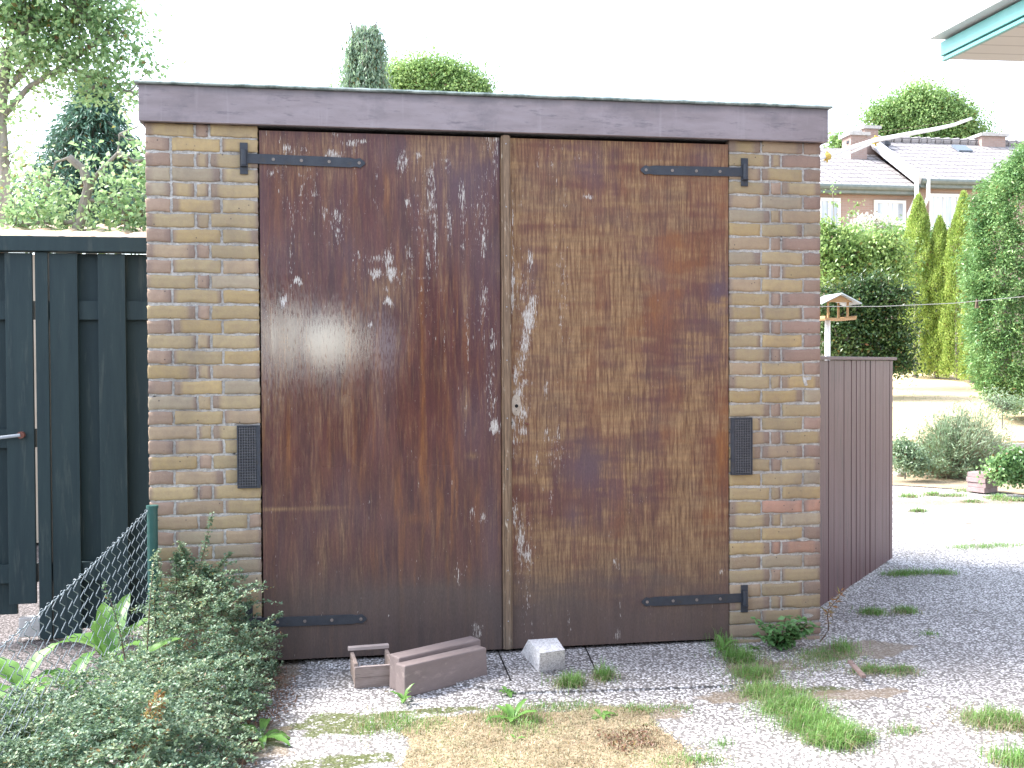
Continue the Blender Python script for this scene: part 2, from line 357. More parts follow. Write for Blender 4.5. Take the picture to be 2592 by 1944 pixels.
# ------------------------------------------------------------------ terrain
def hz(x, y):    # height of the ground
    yy = y - (7.75 + (x-7.0)*-.28)
    r = 0.0
    if yy > 0: r = .24 + .082*min(yy, 9.5)
    return r
def sheet(name, x0, x1, y0, y1, nx, ny, mat, f, parent=None):
    xs = np.linspace(x0, x1, nx); ys = np.linspace(y0, y1, ny); V = [(x, y, f(x, y)) for y in ys for x in xs]
    F4 = [(j*nx+i, j*nx+i+1, (j+1)*nx+i+1, (j+1)*nx+i) for j in range(ny-1) for i in range(nx-1)]
    b = MB(); b.v = V; b.f = F4
    return b.build(name, mat, parent)
struct(sheet('ground', -260, 260, -240, 300, 30, 30, M_soil, lambda x, y: -.05))
lw = sheet('lawn', -8, 40, 0, 26, 97, 200, M_lawn, lambda x, y: hz(x, y)+.01 if hz(x, y) > 0 else -.3)
struct(lw)
pa = MB()
p0 = G(1800, 1035); p1 = G(2400, 1080)
sl_ = (p1[1]-p0[1])/(p1[0]-p0[0])
def fy_(x): return p0[1] + (x-p0[0])*sl_
V = []
for i in range(40):
    x = -.02 + i*(14.0/39); V.append((x, fy_(x) + .05*math.sin(i*2.1)))
pa.v = [(-.02, -7, GZ), (13.98, -7, GZ)] + [(x, y, GZ) for x, y in reversed(V)]; pa.f = [tuple(range(len(pa.v)))]
struct(pa.build('patio', M_patio))
gv = MB(); gv.quad((-14, -7, -.022), (-.02, -7, -.022), (-.02, 9, -.022), (-14, 9, -.022)); struct(gv.build('gravel_path', M_gravel))
ap = MB(); a1 = G(1545, 1381, .006); a2 = G(1590, 1474, .006)
ap.prism([(.62, .035), (a1[0], .035), (a2[0]+.0, a2[1]), (1.95, a2[1]+.02), (1.45, a2[1]+.06)], 2, -.02, -.003)
struct(ap.build('paving_apron', M_apron))
jb = MB()
for (xa, ya, xb, yb) in ((1.45, .03, 1.44, -.40), (1.84, .03, 1.80, -.36)):
    jb.quad((xa-.003, ya, -.0005), (xa+.003, ya, -.0005), (xb+.003, yb, -.0005), (xb-.003, yb, -.0005))
struct(jb.build('paving_joints', M_dark))
# planting bed between patio and lawn
bd = MB(); n_ = 40; vb = []
for i in range(n_):
    x = 2 + i*12/39; vb.append((x, fy_(x)-.05+.06*math.sin(i*1.7)))
bd.v = [(x, y, -.004) for x, y in vb] + [(x, 7.75-(x-7)*.28+.1, -.004) for x, y in reversed(vb)]; bd.f = [tuple(range(len(bd.v)))]
struct(bd.build('flower_bed_soil', M_dry))
ed = MB(); xs = [1, 15]
ed.prism([(1, 7.69+1.68), (15, 7.69-2.24), (15, 7.61-2.24), (1, 7.61+1.68)], 2, -.02, .25)
tag(ed.build('concrete_edging', M_conc), 'low pale concrete edging holding the dry lawn behind the bushy plants', 'edging')

# ------------------------------------------------------------------ garage
WX = 2.9377; DL, DM, DR = .4545, 1.4635, 2.498; DZ0, DZ1 = .013, 2.230
gar = thing('garage', 'flat roofed yellow brick garage with worn brown double doors', 'garage', (0, 0, 0))
def brick_rows(rows, x0, mirror, W):
    V = []; F = []; Cc = []
    tan = np.array([.355, .295, .19]); och = np.array([.39, .305, .17]); pink = np.array([.33, .25, .205]); pur = np.array([.235, .17, .15]); gry = np.array([.33, .29, .225]); red = np.array([.38, .23, .185])
    for i in range(37):
        zb = 2.20 - .0625*i + random.uniform(-.0015, .0015); zt = zb + .0525
        if zt < -.03: break
        zt = min(zt, 2.2495); zb = max(zb, -.03)
        odd = i % 2 == 1
        J = .0105
        if not mirror: lens = [.094, .189, .142] if odd else [.189, .046, .188]
        else: lens = [.189, .042, .182] if odd else [.146, .189, .078]
        if i == 26 and not mirror: lens = [.189, .189, .046]
        if random.random() < .12 and len(lens) == 3 and not odd and not mirror: lens = [.094, .085, .046, .188]
        x = x0
        tot = sum(lens)+J*(len(lens)-1); k = W/tot
        for q, L in enumerate(lens):
            L *= k; xa, xb = x, x+L; x = xb + J*k
            nx = max(6, int(L/.014)); nz = 6; us = [0, .0025/L]+[.0025/L+(1-.005/L)*q_/(nx-3) for q_ in range(1, nx-3)]+[1-.0025/L, 1]; ts = [0, .06, .35, .65, .94, 1]
            edge = (q == 0 and not mirror) or (q == len(lens)-1 and mirror)
            r = random.random()
            if edge and L < .12: base = pur*.45+pink*.55 if r < .5 else (pink if r < .8 else gry)
            elif L < .06: base = pink if r < .5 else tan*.8+pink*.2
            else: base = [tan, tan, och, tan*.6+och*.4, gry, pink*.5+tan*.5][int(r*6) % 6]
            if mirror:
                base = base*.93
                if edge and random.random() < .45: base = pur*1.15
                if i in (26, 29) and q >= 1: base = red
            if i > 27: base = base*.82 + gry*.12
            endl = random.random() < .42; endr = random.random() < .42; ew = random.uniform(.08, .17)
            ba = len(V); dz = random.uniform(-.0012, .0012); base = base*random.uniform(.84, 1.06)*np.array([1.05, .99, .90])
            amp = .0020; ph = random.uniform(0, 9)
            recess = random.uniform(-.0015, .0015)
            for a in range(nz):
                for b in range(nx):
                    u = us[b]; t = ts[a]; jx = jz = 0; y = recess
                    if a in (0, nz-1): jz = random.uniform(-amp, amp) + .0016*math.sin(u*5+ph) + dz; y += .0025
                    if b in (0, nx-1): jx = random.uniform(-amp, amp); y += .0025
                    V.append((xa+u*(xb-xa)+jx, y+random.uniform(-.0005, .0005), zb+t*(zt-zb)+jz))
                    c = base.copy()
                    if endl and u < ew: c = c*.25+pur*.62
                    if endr and u > 1-ew: c = c*.25+pur*.62
                    Cc.append(c)
            for a in range(nz-1):
                for b in range(nx-1): o = ba+a*nx+b; F.append((o, o+1, o+nx+1, o+nx))
            ring = [ba+b for b in range(nx)] + [ba+a*nx+nx-1 for a in range(1, nz)] + [ba+(nz-1)*nx+b for b in range(nx-2, -1, -1)] + [ba+a*nx for a in range(nz-2, 0, -1)]
            s0 = len(V)
            for r_ in ring: v = V[r_]; V.append((v[0], .06, v[2])); Cc.append(Cc[r_])
            m_ = len(ring)
            for a in range(m_): b = (a+1) % m_; F.append((ring[a], s0+a, s0+b, ring[b]))
    return V, F, Cc
for (x0, mir, W) in ((0.0, False, .4475), (2.503, True, .4347)):
    V, F, Cc = brick_rows(37, x0, mir, W)
    o = link('brick_pier', rawmesh('brick_pier', V, F, {'bcol': np.array(Cc)}), M_brick, gar)
    mb = MB(); 
    nx, nz = 60, 300
    xs = np.linspace(x0+.002, x0+W-.002, nx); zs = np.linspace(-.03, 2.246, nz)
    mb.v = [(x, random.choice((.0055, .0060, .0066))+random.uniform(-.0014, .0010), z) for z in zs for x in xs]
    mb.f = [(j*nx+i, j*nx+i+1, (j+1)*nx+i+1, (j+1)*nx+i) for j in range(nz-1) for i in range(nx-1)]
    mb.box2((x0+.002, .0085, -.03), (x0+W-.002, .13, 2.246))
    mb.build('mortar', M_mortar, o)
sw = MB(); sw.box2((.003, .131, -.03), (.10, 2.6, 2.246)); sw.build('side_wall', M_sidebrick_y, gar)
sw = MB(); sw.box2((2.8377, .131, -.03), (2.9347, 2.6, 2.246)); sw.build('side_wall', M_sidebrick_y, gar)
sw = MB(); sw.box2((.101, 2.5, -.03), (2.8367, 2.6, 2.246)); sw.build('back_wall', M_sidebrick_x, gar)
jb = MB(); jb.box2((.449, .046, -.02), (.470, .12, 2.19)); jb.box2((2.482, .046, -.02), (2.5015, .12, 2.19)); jb.box2((.449, .05, 2.192), (2.5015, .12, 2.246)); jb.build('door_frame', M_dark, gar)  # recess shade round the doors is put into the frame's black
fl = MB(); fl.box2((.101, .131, -.01), (2.83, 2.49, .005)); fl.build('floor_slab', M_conc, gar)
rf = MB(); rf.box2((-.004, -.0115, 2.252), (WX+.0045, 2.65, 2.385)); rf.build('roof', M_bitumen, gar)
FY = -.036
fb = MB()
for (a, b) in (((-.018, FY, 2.2470), (WX+.019, -.0125, 2.395)), ((-.018, -.0120, 2.2470), (-.0045, 2.66, 2.395)), ((WX+.0050, -.0120, 2.2470), (WX+.019, 2.66, 2.395))): fb.box2(a, b)
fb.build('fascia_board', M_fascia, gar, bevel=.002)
tr = MB(); nx = 120
V = []
for i in range(nx+1):
    x = -.030 + (WX+.030+.032)*i/nx
    z = 2.3955 + random.uniform(-.0007, .0007)
    for (y, dz) in ((FY-.016, 0), (FY-.02, .005), (FY-.014, .0125), (FY+.05, .0155), (FY+.05, .001)): V.append((x, y+random.uniform(-.0008, .0008), z+dz))
tr.v = V; tr.f = [(i*5+j, i*5+(j+1) % 5, (i+1)*5+(j+1) % 5, (i+1)*5+j) for i in range(nx) for j in range(5)] + [(0, 1, 2, 3, 4), tuple(nx*5+j for j in (4, 3, 2, 1, 0))]
tr.box2((-.030, FY+.0505, 2.3965), (.02, 2.68, 2.408)); tr.box2((WX-.02, FY+.0505, 2.3965), (WX+.032, 2.68, 2.408)); tr.box2((.0205, FY+.0505, 2.3855), (WX-.0205, 2.67, 2.400))
tr.build('roof_trim', M_trim, gar)

# vents
def vent(xa, xb, za, zb, solid_right):
    f = MB(); t = .006
    f.box2((xa, -.016, za), (xb, -.0035, za+t)); f.box2((xa, -.016, zb-t), (xb, -.0035, zb))
    wl, wr = (t, .016) if solid_right else (.016, t)
    f.box2((xa, -.0165, za+t), (xa+wl, -.0035, zb-t)); f.box2((xb-wr, -.0165, za+t), (xb, -.0035, zb-t))
    f.box2((xa+wl, -.007, za+t), (xb-wr, -.0035, zb-t))
    o = f.build('wall_vent', M_black, gar, bevel=.0012)
    g = MB(); k = 22
    for i in range(k): z = za+t+(zb-za-2*t)*(i+.5)/k; g.box(((xa+wl+xb-wr)/2, -.0115, z), (xb-xa-wl-wr, .005, .0045), rx=.5)
    for i in range(7): x = xa+wl+(xb-xa-wl-wr)*(i+.5)/7; g.box((x, -.0155, (za+zb)/2), (.003, .003, zb-za-2*t-.002))
    g.build('grille', painted('vent_grille', (.09, .09, .10), (.13, .13, .14), 40, .5), o)
vent(.354, .4485, .742, 1.004, True); vent(2.505, 2.606, .750, 1.008, False)

# ---- doors (painted wear and one sheen spot as masks on a fine mesh; colours come from the node material)
def vnoise(x, z, sx, sz, seed, octs=4, pers=.55):
    out = np.zeros_like(x); amp = 1; tot = 0
    for o in range(octs):
        r = np.random.RandomState(seed*17+o); T = r.rand(256, 256)
        u = x*sx*2**o+7.3; v = z*sz*2**o+3.1; iu = np.floor(u).astype(int); iv = np.floor(v).astype(int); fu = u-iu; fv = v-iv
        fu = fu*fu*(3-2*fu); fv = fv*fv*(3-2*fv)
        g = lambda a, b: T[a % 256, b % 256]
        out += amp*((g(iu, iv)*(1-fu)+g(iu+1, iv)*fu)*(1-fv) + (g(iu, iv+1)*(1-fu)+g(iu+1, iv+1)*fu)*fv); tot += amp; amp *= pers
    return out/tot
def ss(a, b, x): t = np.clip((x-a)/(b-a), 0, 1); return t*t*(3-2*t)
def blob(X, Z, lst):
    o = np.zeros_like(X)
    for (px, py, rx, ry, s_) in lst:
        p = Y(px, py); o = np.maximum(o, s_*np.exp(-((X-p[0])/(rx/513))**2 - ((Z-p[2])/(ry/513))**2))
    return o
def doormat():
    n = N('weathered_door_lacquer'); m1 = n.sep(n.attr('m1')); m2 = n.sep(n.attr('m2'))
    v = n.map((1, 1, .07)); st = n.noise(110, 5, .65, v); st2 = n.noise(30, 4, .6, n.map((1, 1, .12), loc=(4, 0, 2))); fn = n.noise(260, 3, .7, n.map((1, 1, .25)))
    ha = n.noise(55, 4, .6, n.map((.10, 1, 1.)))
    base = n.mix(n.ramp(st2, [(.35, 0.), (.65, 1.)]), (.066, .028, .028), (.118, .045, .038))
    base = n.mix(n.ma('MULTIPLY', m2[0], n.ramp(st, [(.30, .35), (.6, 1.)])), base, (.25, .10, .032))
    base = n.mix(m1[2], base, (.105, .066, .080))
    wc = n.mix(n.ramp(st, [(.35, 0.), (.65, 1.)]), (.135, .068, .038), (.36, .225, .115))
    wc = n.mix(n.ramp(ha, [(.38, .25), (.6, 0.)]), wc, (.10, .06, .05))
    wf = n.ma('ADD', m1[0], n.ma('MULTIPLY', n.ma('SUBTRACT', st, .5), 1.3), clamp=True)
    col = n.mix(n.ramp(wf, [(.05, 0.), (.95, 1.)]), base, wc)
    col = n.mix(n.ma('MULTIPLY', m2[1], .8), col, n.mix(st2, (.075, .060, .054), (.12, .098, .088)))
    col = n.mix(n.ramp(fn, [(.35, .35), (.62, 0.)]), col, n.mix(1, col, (.4, .4, .45), 'MULTIPLY'))
    pn = n.noise(230, 4, .65, n.map((1, 1, .12), loc=(1, 0, 3)))
    pf = n.ma('ADD', m1[1], n.ma('MULTIPLY', n.ma('SUBTRACT', pn, .5), 2.8), clamp=True)
    pk = n.ramp(pf, [(.56, 0.), (.70, 1.)])
    col = n.mix(pk, col, n.mix(n.ramp(fn, [(.4, 0.), (.6, 1.)]), (.30, .26, .22), (.56, .53, .50)))
    rg = n.ma('ADD', n.ma('MULTIPLY', m2[2], .65), .12, clamp=True); rg = n.ma('MAXIMUM', rg, n.ma('MULTIPLY', pk, .85)); rg = n.ma('ADD', rg, n.ma('MULTIPLY', m1[0], .35), clamp=True)
    h = n.ma('ADD', n.ma('MULTIPLY', st, .5), n.ma('MULTIPLY', pk, -.6))
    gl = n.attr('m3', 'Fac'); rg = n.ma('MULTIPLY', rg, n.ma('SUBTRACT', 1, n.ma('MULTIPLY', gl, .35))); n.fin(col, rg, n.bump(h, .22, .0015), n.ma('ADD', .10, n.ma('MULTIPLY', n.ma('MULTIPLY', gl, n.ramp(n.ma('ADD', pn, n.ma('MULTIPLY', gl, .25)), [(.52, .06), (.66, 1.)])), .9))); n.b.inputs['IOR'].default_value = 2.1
    return n.m
M_door = doormat()
def doorpanel(name, xa, xb, za, zb, seed, paint, parent, y=0.0, nx=230, nz=500):
    xs = np.linspace(xa, xb, nx); zs = np.linspace(za, zb, nz); X, Z = np.meshgrid(xs, zs)
    Yy = np.full_like(X, y) + .0012*(vnoise(X, Z, 3, 2, seed+50, 2)-.5)
    m1, m2 = paint(X, Z, seed)
    V = np.stack([X, Yy, Z], -1).reshape(-1, 3)
    i, j = np.meshgrid(np.arange(nx-1), np.arange(nz-1)); b = (j*nx+i).ravel(); F4 = np.stack([b, b+1, b+nx+1, b+nx], 1)
    n0 = len(V); Vb = np.array([(xa, y+.04, za), (xb, y+.04, za), (xb, y+.04, zb), (xa, y+.04, zb)])
    # rim: narrow bevel quads around, one strip per side
    e = [(V[0], V[nx-1], Vb[1], Vb[0]), (V[nx-1], V[nx*nz-1], Vb[2], Vb[1]), (V[nx*nz-1], V[nx*(nz-1)], Vb[3], Vb[2]), (V[nx*(nz-1)], V[0], Vb[0], Vb[3])]
    ex = np.array([q for s_ in e for q in s_]); F4 = np.concatenate([F4, n0+np.arange(16).reshape(4, 4)])
    A1 = np.concatenate([m1.reshape(-1, 3), np.tile([.3, 0, 0], (16, 1))]); A2 = np.concatenate([m2.reshape(-1, 3), np.tile([0, .7, 1], (16, 1))])
    g3 = np.clip(blob(X, Z, [(600, 735, 110, 110, 1.), (700, 745, 110, 90, 1.), (800, 745, 80, 80, .6)]), 0, 1) if seed == 1 else np.zeros_like(X)  # left leaf's gloss raised only in this spot to shape its sheen
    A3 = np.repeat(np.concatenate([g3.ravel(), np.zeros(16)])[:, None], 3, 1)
    me = rawmesh(name, np.concatenate([V, ex]), F4, {'m1': A1, 'm2': A2, 'm3': A3})
    return link(name, me, M_door, parent)
def paint_left(X, Z, s):
    h = (Z-DZ0)/(DZ1-DZ0)
    sw = vnoise(X+.10*vnoise(X, Z, 2, 1.2, 5)*1.5, Z, 16, .9, 3, 4)          # vertical figure
    cath = .5+.5*np.sin(34*(np.abs(X-.95-.1*vnoise(X, Z, 2, 2, 8))*1.2 + .35*(Z-.3)+.12*vnoise(X, Z, 4, 2, 9)))
    wear = .05 + .26*ss(.50, .72, sw)*ss(.35, .7, vnoise(X, Z, 4, 2.5, 12)) 
    wear += .45*ss(.86, 1.0, h)*ss(.42, .62, vnoise(X, Z, 7, 5, 13)) + .25*ss(.3, .05, h)*ss(.5, .7, sw)*cath
    wear += blob(X, Z, [(830, 620, 42, 45, .5), (1005, 640, 9, 60, .5), (1005, 870, 8, 40, .55), (1020, 985, 14, 8, .8), (640, 760, 25, 60, .2), (745, 865, 8, 14, .6), (730, 870, 60, 50, .18), (600, 1100, 50, 4, .8), (690, 1098, 60, 5, .6), (700, 1210, 10, 60, .35), (740, 1150, 12, 50, .35), (640, 1270, 20, 60, .3), (935, 1180, 5, 90, .35), (980, 1290, 5, 60, .35), (950, 1270, 10, 12, .5), (1100, 1350, 12, 40, .5), (600, 330, 60, 30, .45), (720, 330, 60, 35, .35), (920, 420, 14, 60, .25), (960, 420, 8, 120, .3)])
    orange = .60*ss(.55, .74, vnoise(X+.05*vnoise(X, Z, 4, 3, 22), Z, 62, 3.0, 21, 4)) *(.35+.65*ss(.4, .6, vnoise(X, Z, 4, 2, 23))) + blob(X, Z, [(912, 700, 5, 220, .75), (912, 1000, 5, 160, .65), (600, 420, 9, 120, .45), (640, 380, 40, 40, .3), (900, 1120, 25, 12, .5), (960, 780, 5, 90, .4), (760, 470, 14, 150, .2), (840, 450, 9, 160, .25), (1010, 640, 8, 120, .35), (830, 1010, 8, 70, .25), (620, 1010, 7, 120, .3)]) + .2*cath*ss(.75, .3, h)
    orange *= .9
    peel = blob(X, Z, [(815, 560, 26, 10, .6), (860, 600, 30, 30, .4), (915, 470, 40, 90, .34), (1040, 470, 30, 120, .36), (720, 480, 50, 60, .34), (640, 330, 60, 30, .36), (1060, 840, 16, 100, .45), (640, 605, 14, 10, .9), (612, 650, 9, 16, .9), (648, 612, 8, 6, .8), (840, 560, 14, 30, .75), (812, 592, 18, 16, .8), (845, 590, 14, 20, .9), (838, 650, 13, 12, .9), (836, 625, 10, 10, .6), (800, 700, 7, 10, .8), (920, 600, 25, 5, .55),
        (720, 335, 26, 14, .72), (760, 310, 20, 10, .7), (620, 320, 12, 12, .7), (780, 305, 22, 6, .7), (585, 375, 14, 10, .6), (728, 470, 14, 26, .6), (700, 460, 8, 20, .6), (870, 350, 16, 30, .66), (880, 435, 8, 25, .66), (940, 500, 6, 110, .66), (925, 560, 6, 80, .55), (970, 480, 9, 60, .62), (1000, 520, 6, 60, .5), (1000, 450, 9, 60, .55), (1045, 520, 9, 50, .62), (1045, 650, 12, 60, .55), (965, 350, 10, 30, .5), (905, 340, 8, 22, .62), (730, 510, 12, 40, .52), (680, 420, 14, 12, .5), (1065, 735, 12, 30, .6), (1068, 922, 12, 20, 1.15), (1068, 870, 8, 20, .6), (1005, 900, 3, 60, .5), (1010, 730, 4, 90, .55), (960, 760, 3, 90, .5), (1045, 1120, 10, 18, .6), (1020, 1110, 8, 20, .6), (990, 1240, 8, 30, .55), (1030, 1365, 16, 25, .62), (840, 1330, 3, 4, .6), (880, 980, 3, 20, .4), (1065, 400, 6, 60, .4)])
    peel = np.maximum(peel, .50*ss(.50, .72, vnoise(X, Z, 22, 3.5, 31))*ss(.45, .9, h)*(.5+.5*ss(.6, 1.2, X)) + .25*ss(.6, .8, vnoise(X, Z, 60, 8, 32)))
    haze = .22*ss(.45, .7, vnoise(X, Z, 7, 2, 41)) + blob(X, Z, [(1000, 380, 90, 110, .7), (1040, 640, 50, 180, .5), (760, 620, 120, 120, .35), (900, 330, 100, 40, .4), (600, 560, 40, 60, .4), (1030, 900, 50, 120, .5), (690, 700, 70, 60, .5), (840, 740, 30, 60, .5), (1060, 1180, 25, 150, .6), (740, 1120, 120, 50, .3)])
    grime = .85*ss(.22, .02, h+.06*(vnoise(X, Z, 5, 5, 55)-.5)) + .32*ss(.45, .1, h) + blob(X, Z, [(900, 1300, 200, 40, .5)])
    rough = .06+ .45*ss(.5, .15, h) + .3*ss(.45, .7, vnoise(X, Z, 8, 2, 61)) + .35*ss(.7, .9, h)
    return np.stack([np.clip(wear, 0, 1), np.clip(peel, 0, 1), np.clip(haze, 0, .85)], -1), np.stack([np.clip(orange, 0, 1), np.clip(grime, 0, 1), np.clip(rough, 0, 1)], -1)
def paint_right(X, Z, s):
    h = (Z-DZ0)/(DZ1-DZ0); u = (X-1.5)/1.0
    hor = vnoise(X, Z+.02*vnoise(X, Z, 3, 3, 70), 7, 38, 71, 2); ver = vnoise(X, Z, 22, 1.3, 72, 4); mid = .5*vnoise(X+Z*.5, Z-X*.4, 3.3, 2.2, 73, 4)+.5*vnoise(X-Z*.6+3, Z+X*.5, 5, 3, 74, 4)
    wear = .56 + .95*(hor-.5) + 1.1*(ver-.5) + 1.1*(mid-.5)
    wear += blob(X, Z, [(1180, 700, 90, 400, .28), (1180, 420, 110, 160, .25), (1440, 430, 50, 60, .4), (1400, 430, 30, 80, .3), (1240, 480, 60, 100, .15), (1330, 600, 30, 100, .2), (1340, 850, 60, 50, .35), (1500, 870, 40, 80, .45), (1470, 1120, 70, 130, .5), (1550, 900, 20, 40, .3), (1500, 1200, 90, 60, .4), (1300, 1210, 100, 50, .3), (1180, 1200, 60, 120, .25)])
    wear -= .8*blob(X, Z, [(1500, 600, 130, 170, .55), (1560, 1000, 35, 160, .8), (1270, 1000, 80, 90, .7), (1160, 590, 25, 70, .6), (1280, 1080, 140, 60, .45), (1520, 1080, 25, 90, .3), (1545, 720, 40, 60, .5), (1350, 760, 50, 80, .3), (1330, 700, 50, 90, .2), (1530, 480, 60, 130, .35), (1430, 1040, 40, 40, .4)])
    wear -= .8*ss(.12, .0, h)
    orange = .25 + .5*ss(.4, .65, vnoise(X, Z, 12, 3, 81)) * (.4+.6*ss(.2, .6, u)) + blob(X, Z, [(1280, 600, 25, 200, .5), (1540, 400, 50, 80, .5), (1480, 560, 110, 60, .5), (1560, 1000, 30, 150, .35), (1420, 690, 60, 60, .4), (1350, 640, 30, 130, .4)])
    haze = .25*ss(.5, .75, vnoise(X+.5*Z, Z-.4*X, 4, 3, 91)) + blob(X, Z, [(1560, 640, 30, 80, .95), (1270, 1010, 70, 80, .9), (1240, 1120, 30, 60, .7), (1150, 600, 20, 60, .55), (1500, 760, 60, 90, .5), (1300, 1060, 120, 70, .5), (1530, 340, 40, 30, .5), (1250, 360, 60, 40, .35), (1400, 560, 80, 60, .3)])
    peel = blob(X, Z, [(1130, 640, 30, 110, .40), (1120, 900, 26, 90, .42), (1130, 1180, 26, 110, .40), (1215, 620, 24, 120, .36), (1200, 980, 30, 60, .36), (1142, 690, 16, 42, .95), (1135, 740, 14, 40, .8), (1150, 660, 14, 30, .8), (1108, 600, 4, 70, .85), (1108, 470, 3, 90, .6), (1107, 640, 5, 50, .85), (1145, 560, 8, 26, .75), (1128, 780, 16, 50, .6), (1114, 810, 8, 30, .8), (1130, 830, 18, 20, .6), (1180, 840, 8, 26, .55), (1105, 915, 12, 16, 1.1), (1128, 890, 16, 30, .75), (1120, 850, 14, 20, .8), (1130, 930, 16, 16, .7), (1112, 960, 10, 50, .5), (1180, 940, 10, 34, .5), (1212, 700, 8, 60, .45), (1125, 1170, 12, 60, .75), (1140, 1200, 12, 40, .66), (1112, 1110, 8, 40, .7), (1160, 1000, 5, 40, .55), (1190, 1080, 4, 50, .5), (1205, 940, 8, 40, .5), (1270, 425, 18, 8, .62), (1215, 600, 10, 50, .4), (1220, 420, 5, 60, .4), (1335, 1370, 9, 16, .6), (1340, 1320, 3, 30, .5), (1140, 1290, 6, 50, .5), (1230, 1350, 5, 30, .5), (1330, 1220, 12, 20, .5), (1560, 1235, 12, 10, .5)])
    peel = np.maximum(peel, .30*ss(.55, .8, vnoise(X, Z, 40, 6, 33)) * (.5+.5*ss(.6, .1, u)))
    grime = .9*ss(.20, .03, h+.08*(vnoise(X, Z, 5, 5, 56)-.5)) + .20*ss(.5, .7, vnoise(X, Z, 4, 9, 57)) + .25*ss(.35, .1, h)
    rough = .45 + .3*ver
    return np.stack([np.clip(wear, 0, 1), np.clip(peel, 0, 1), np.clip(haze, 0, .9)], -1), np.stack([np.clip(orange, 0, 1), np.clip(grime, 0, 1), np.clip(rough, 0, 1)], -1)
dl = doorpanel('door_leaf', DL, 1.4645, DZ0, DZ1, 1, paint_left, gar); dl['label'] = 'left glossy red brown door leaf with white peeling flecks'
dr = doorpanel('door_leaf', 1.4675, DR, DZ0, DZ1, 2, paint_right, gar); dr['label'] = 'right matt door leaf worn to bare ochre wood'
def stripmat():
    n = N('worn_strip_wood'); v = n.map((1, 1, .06)); st = n.noise(140, 5, .7, v); f = n.noise(50, 4, .7, n.map((1, 1, .2)))
    col = n.mix(n.ramp(st, [(.35, 0.), (.65, 1.)]), (.10, .062, .038), (.25, .165, .10)); col = n.mix(n.ramp(f, [(.60, 0.), (.68, 1.)]), col, (.45, .39, .31))
    z = n.xyz()[2]; col = n.mix(n.ma('MULTIPLY', n.ma('SUBTRACT', .4, z), 1.2, clamp=True), col, (.14, .12, .10))
    return n.fin(col, .7, n.bump(st, .5, .003))
M_strip = stripmat()
st = MB(); st.box2((1.4695, -.018, .016), (1.4765, -.0005, 2.236)); st.box2((1.4770, -.022, .016), (1.5030, -.0005, 2.238)); st.box2((1.5035, -.015, .016), (1.5095, -.0005, 2.236))
cs = st.build('cover_strip', M_strip, dr, bevel=.002)
for zz in (2.2, 1.93, 1.72, 1.50, 1.27, 1.02, .80, .58, .36, .14): nl = MB(); nl.tube([(1.489, -.0225, zz), (1.489, -.0245, zz)], .0028, 6); nl.build('nail_head', M_galv, cs)
# lock area
p = Y(1115, 875)
lk = MB(); lk.prism([(p[0]+.020*math.cos(a)*(1.0), p[2]+.046*math.copysign(abs(math.sin(a))**.6, math.sin(a))) for a in np.linspace(0, 2*math.pi, 20, endpoint=False)], 1, -.0032, -.0008)
M_bare = painted('bare_wood', (.33, .27, .21), (.46, .40, .33), 40, .8)
le = lk.build('lock_patch', M_bare, dr)
hh = MB(); hh.tube([(p[0]+.001, -.0034, p[2]-.004), (p[0]+.001, -.0042, p[2]-.004)], .0078, 12); hh.tube([(p[0], -.0034, p[2]+.022), (p[0], -.004, p[2]+.022)], .002, 6); hh.tube([(p[0], -.0034, p[2]-.024), (p[0], -.004, p[2]-.024)], .002, 6)
hh.build('handle_hole', M_dark, le)
p = Y(1106, 914)
kh = MB(); kh.tube([(p[0], -.0012, p[2]+.004), (p[0], -.0022, p[2]+.004)], .0028, 8); kh.box((p[0], -.0018, p[2]-.003), (.003, .001, .010)); kh.build('keyhole', M_dark, dr)
p = Y(1138, 914); bo = MB(); bo.tube([(p[0], -.001, p[2]-.004), (p[0]+.004, -.016, p[2]-.004)], .004, 8); bo.tube([(p[0]-.012, -.004, p[2]+.001), (p[0]+.010, -.009, p[2]-.006)], .0025, 6); bo.build('bolt_stub', M_rust, dr)

# hinges
M_screw = painted('screw_head', (.16, .14, .13), (.26, .21, .18), 60, .5)
def hinge(door, xp, za, zb, x_in, x_out, zc0, zc1, label):
    sgn = 1 if x_in > xp else -1
    h = MB(); n = 24; w_ = .0205
    up = []; lo = []
    L = abs(x_in-xp)
    for i in range(n+1):
        t = i/n; x = xp + sgn*L*t
        ww = w_
        if t > .90: ww = w_*1.0
        if .895 < t < .925: ww = w_*.80
        if t > .96: ww = w_*math.sqrt(max(0.05, 1-((t-.96)/.04)**2))
        z = zc0+(zc1-zc0)*t; up.append((x, z+ww)); lo.append((x, z-ww))
    h.prism(up+lo[::-1], 1, -.0075, -.0035 if False else -.0030)
    hh = h.build('strap_hinge', M_black, door, bevel=.001)
    for t in (.22, .45, .68, .93):
        s = MB()
        x = xp+sgn*L*(t+.02); z = zc0+(zc1-zc0)*t; s.tube([(x, -.0076, z), (x, -.0100, z)], .0068, 8); s.box((x, -.0104, z), (.008, .001, .0015), ry=random.uniform(0, 3))
        s.build('screw', M_screw, door)
    pl = MB(); pl.box2((xp-.016, -.009, za), (xp+.016, -.0028, zb)); zc = zc0
    pl.tube([(xp, -.016, zc-.030), (xp, -.016, zc+.034)], .0125, 12)
    pl.tube([(xp, -.016, zc-.036), (xp, -.016, zc-.031)], .0145, 12)
    pl.build('hinge_pintle', M_black, door, bevel=.001)
hinge(dl, .3925, 2.046, 2.176, .890, 0, 2.112, 2.104, '')
hinge(dr, 2.572, 2.045, 2.170, 2.092, 0, 2.108, 2.106, '')
hinge(dl, .3950, .128, .250, .882, 0, .176, .173, '')
hinge(dr, 2.570, .128, .252, 2.092, 0, .194, .194, '')
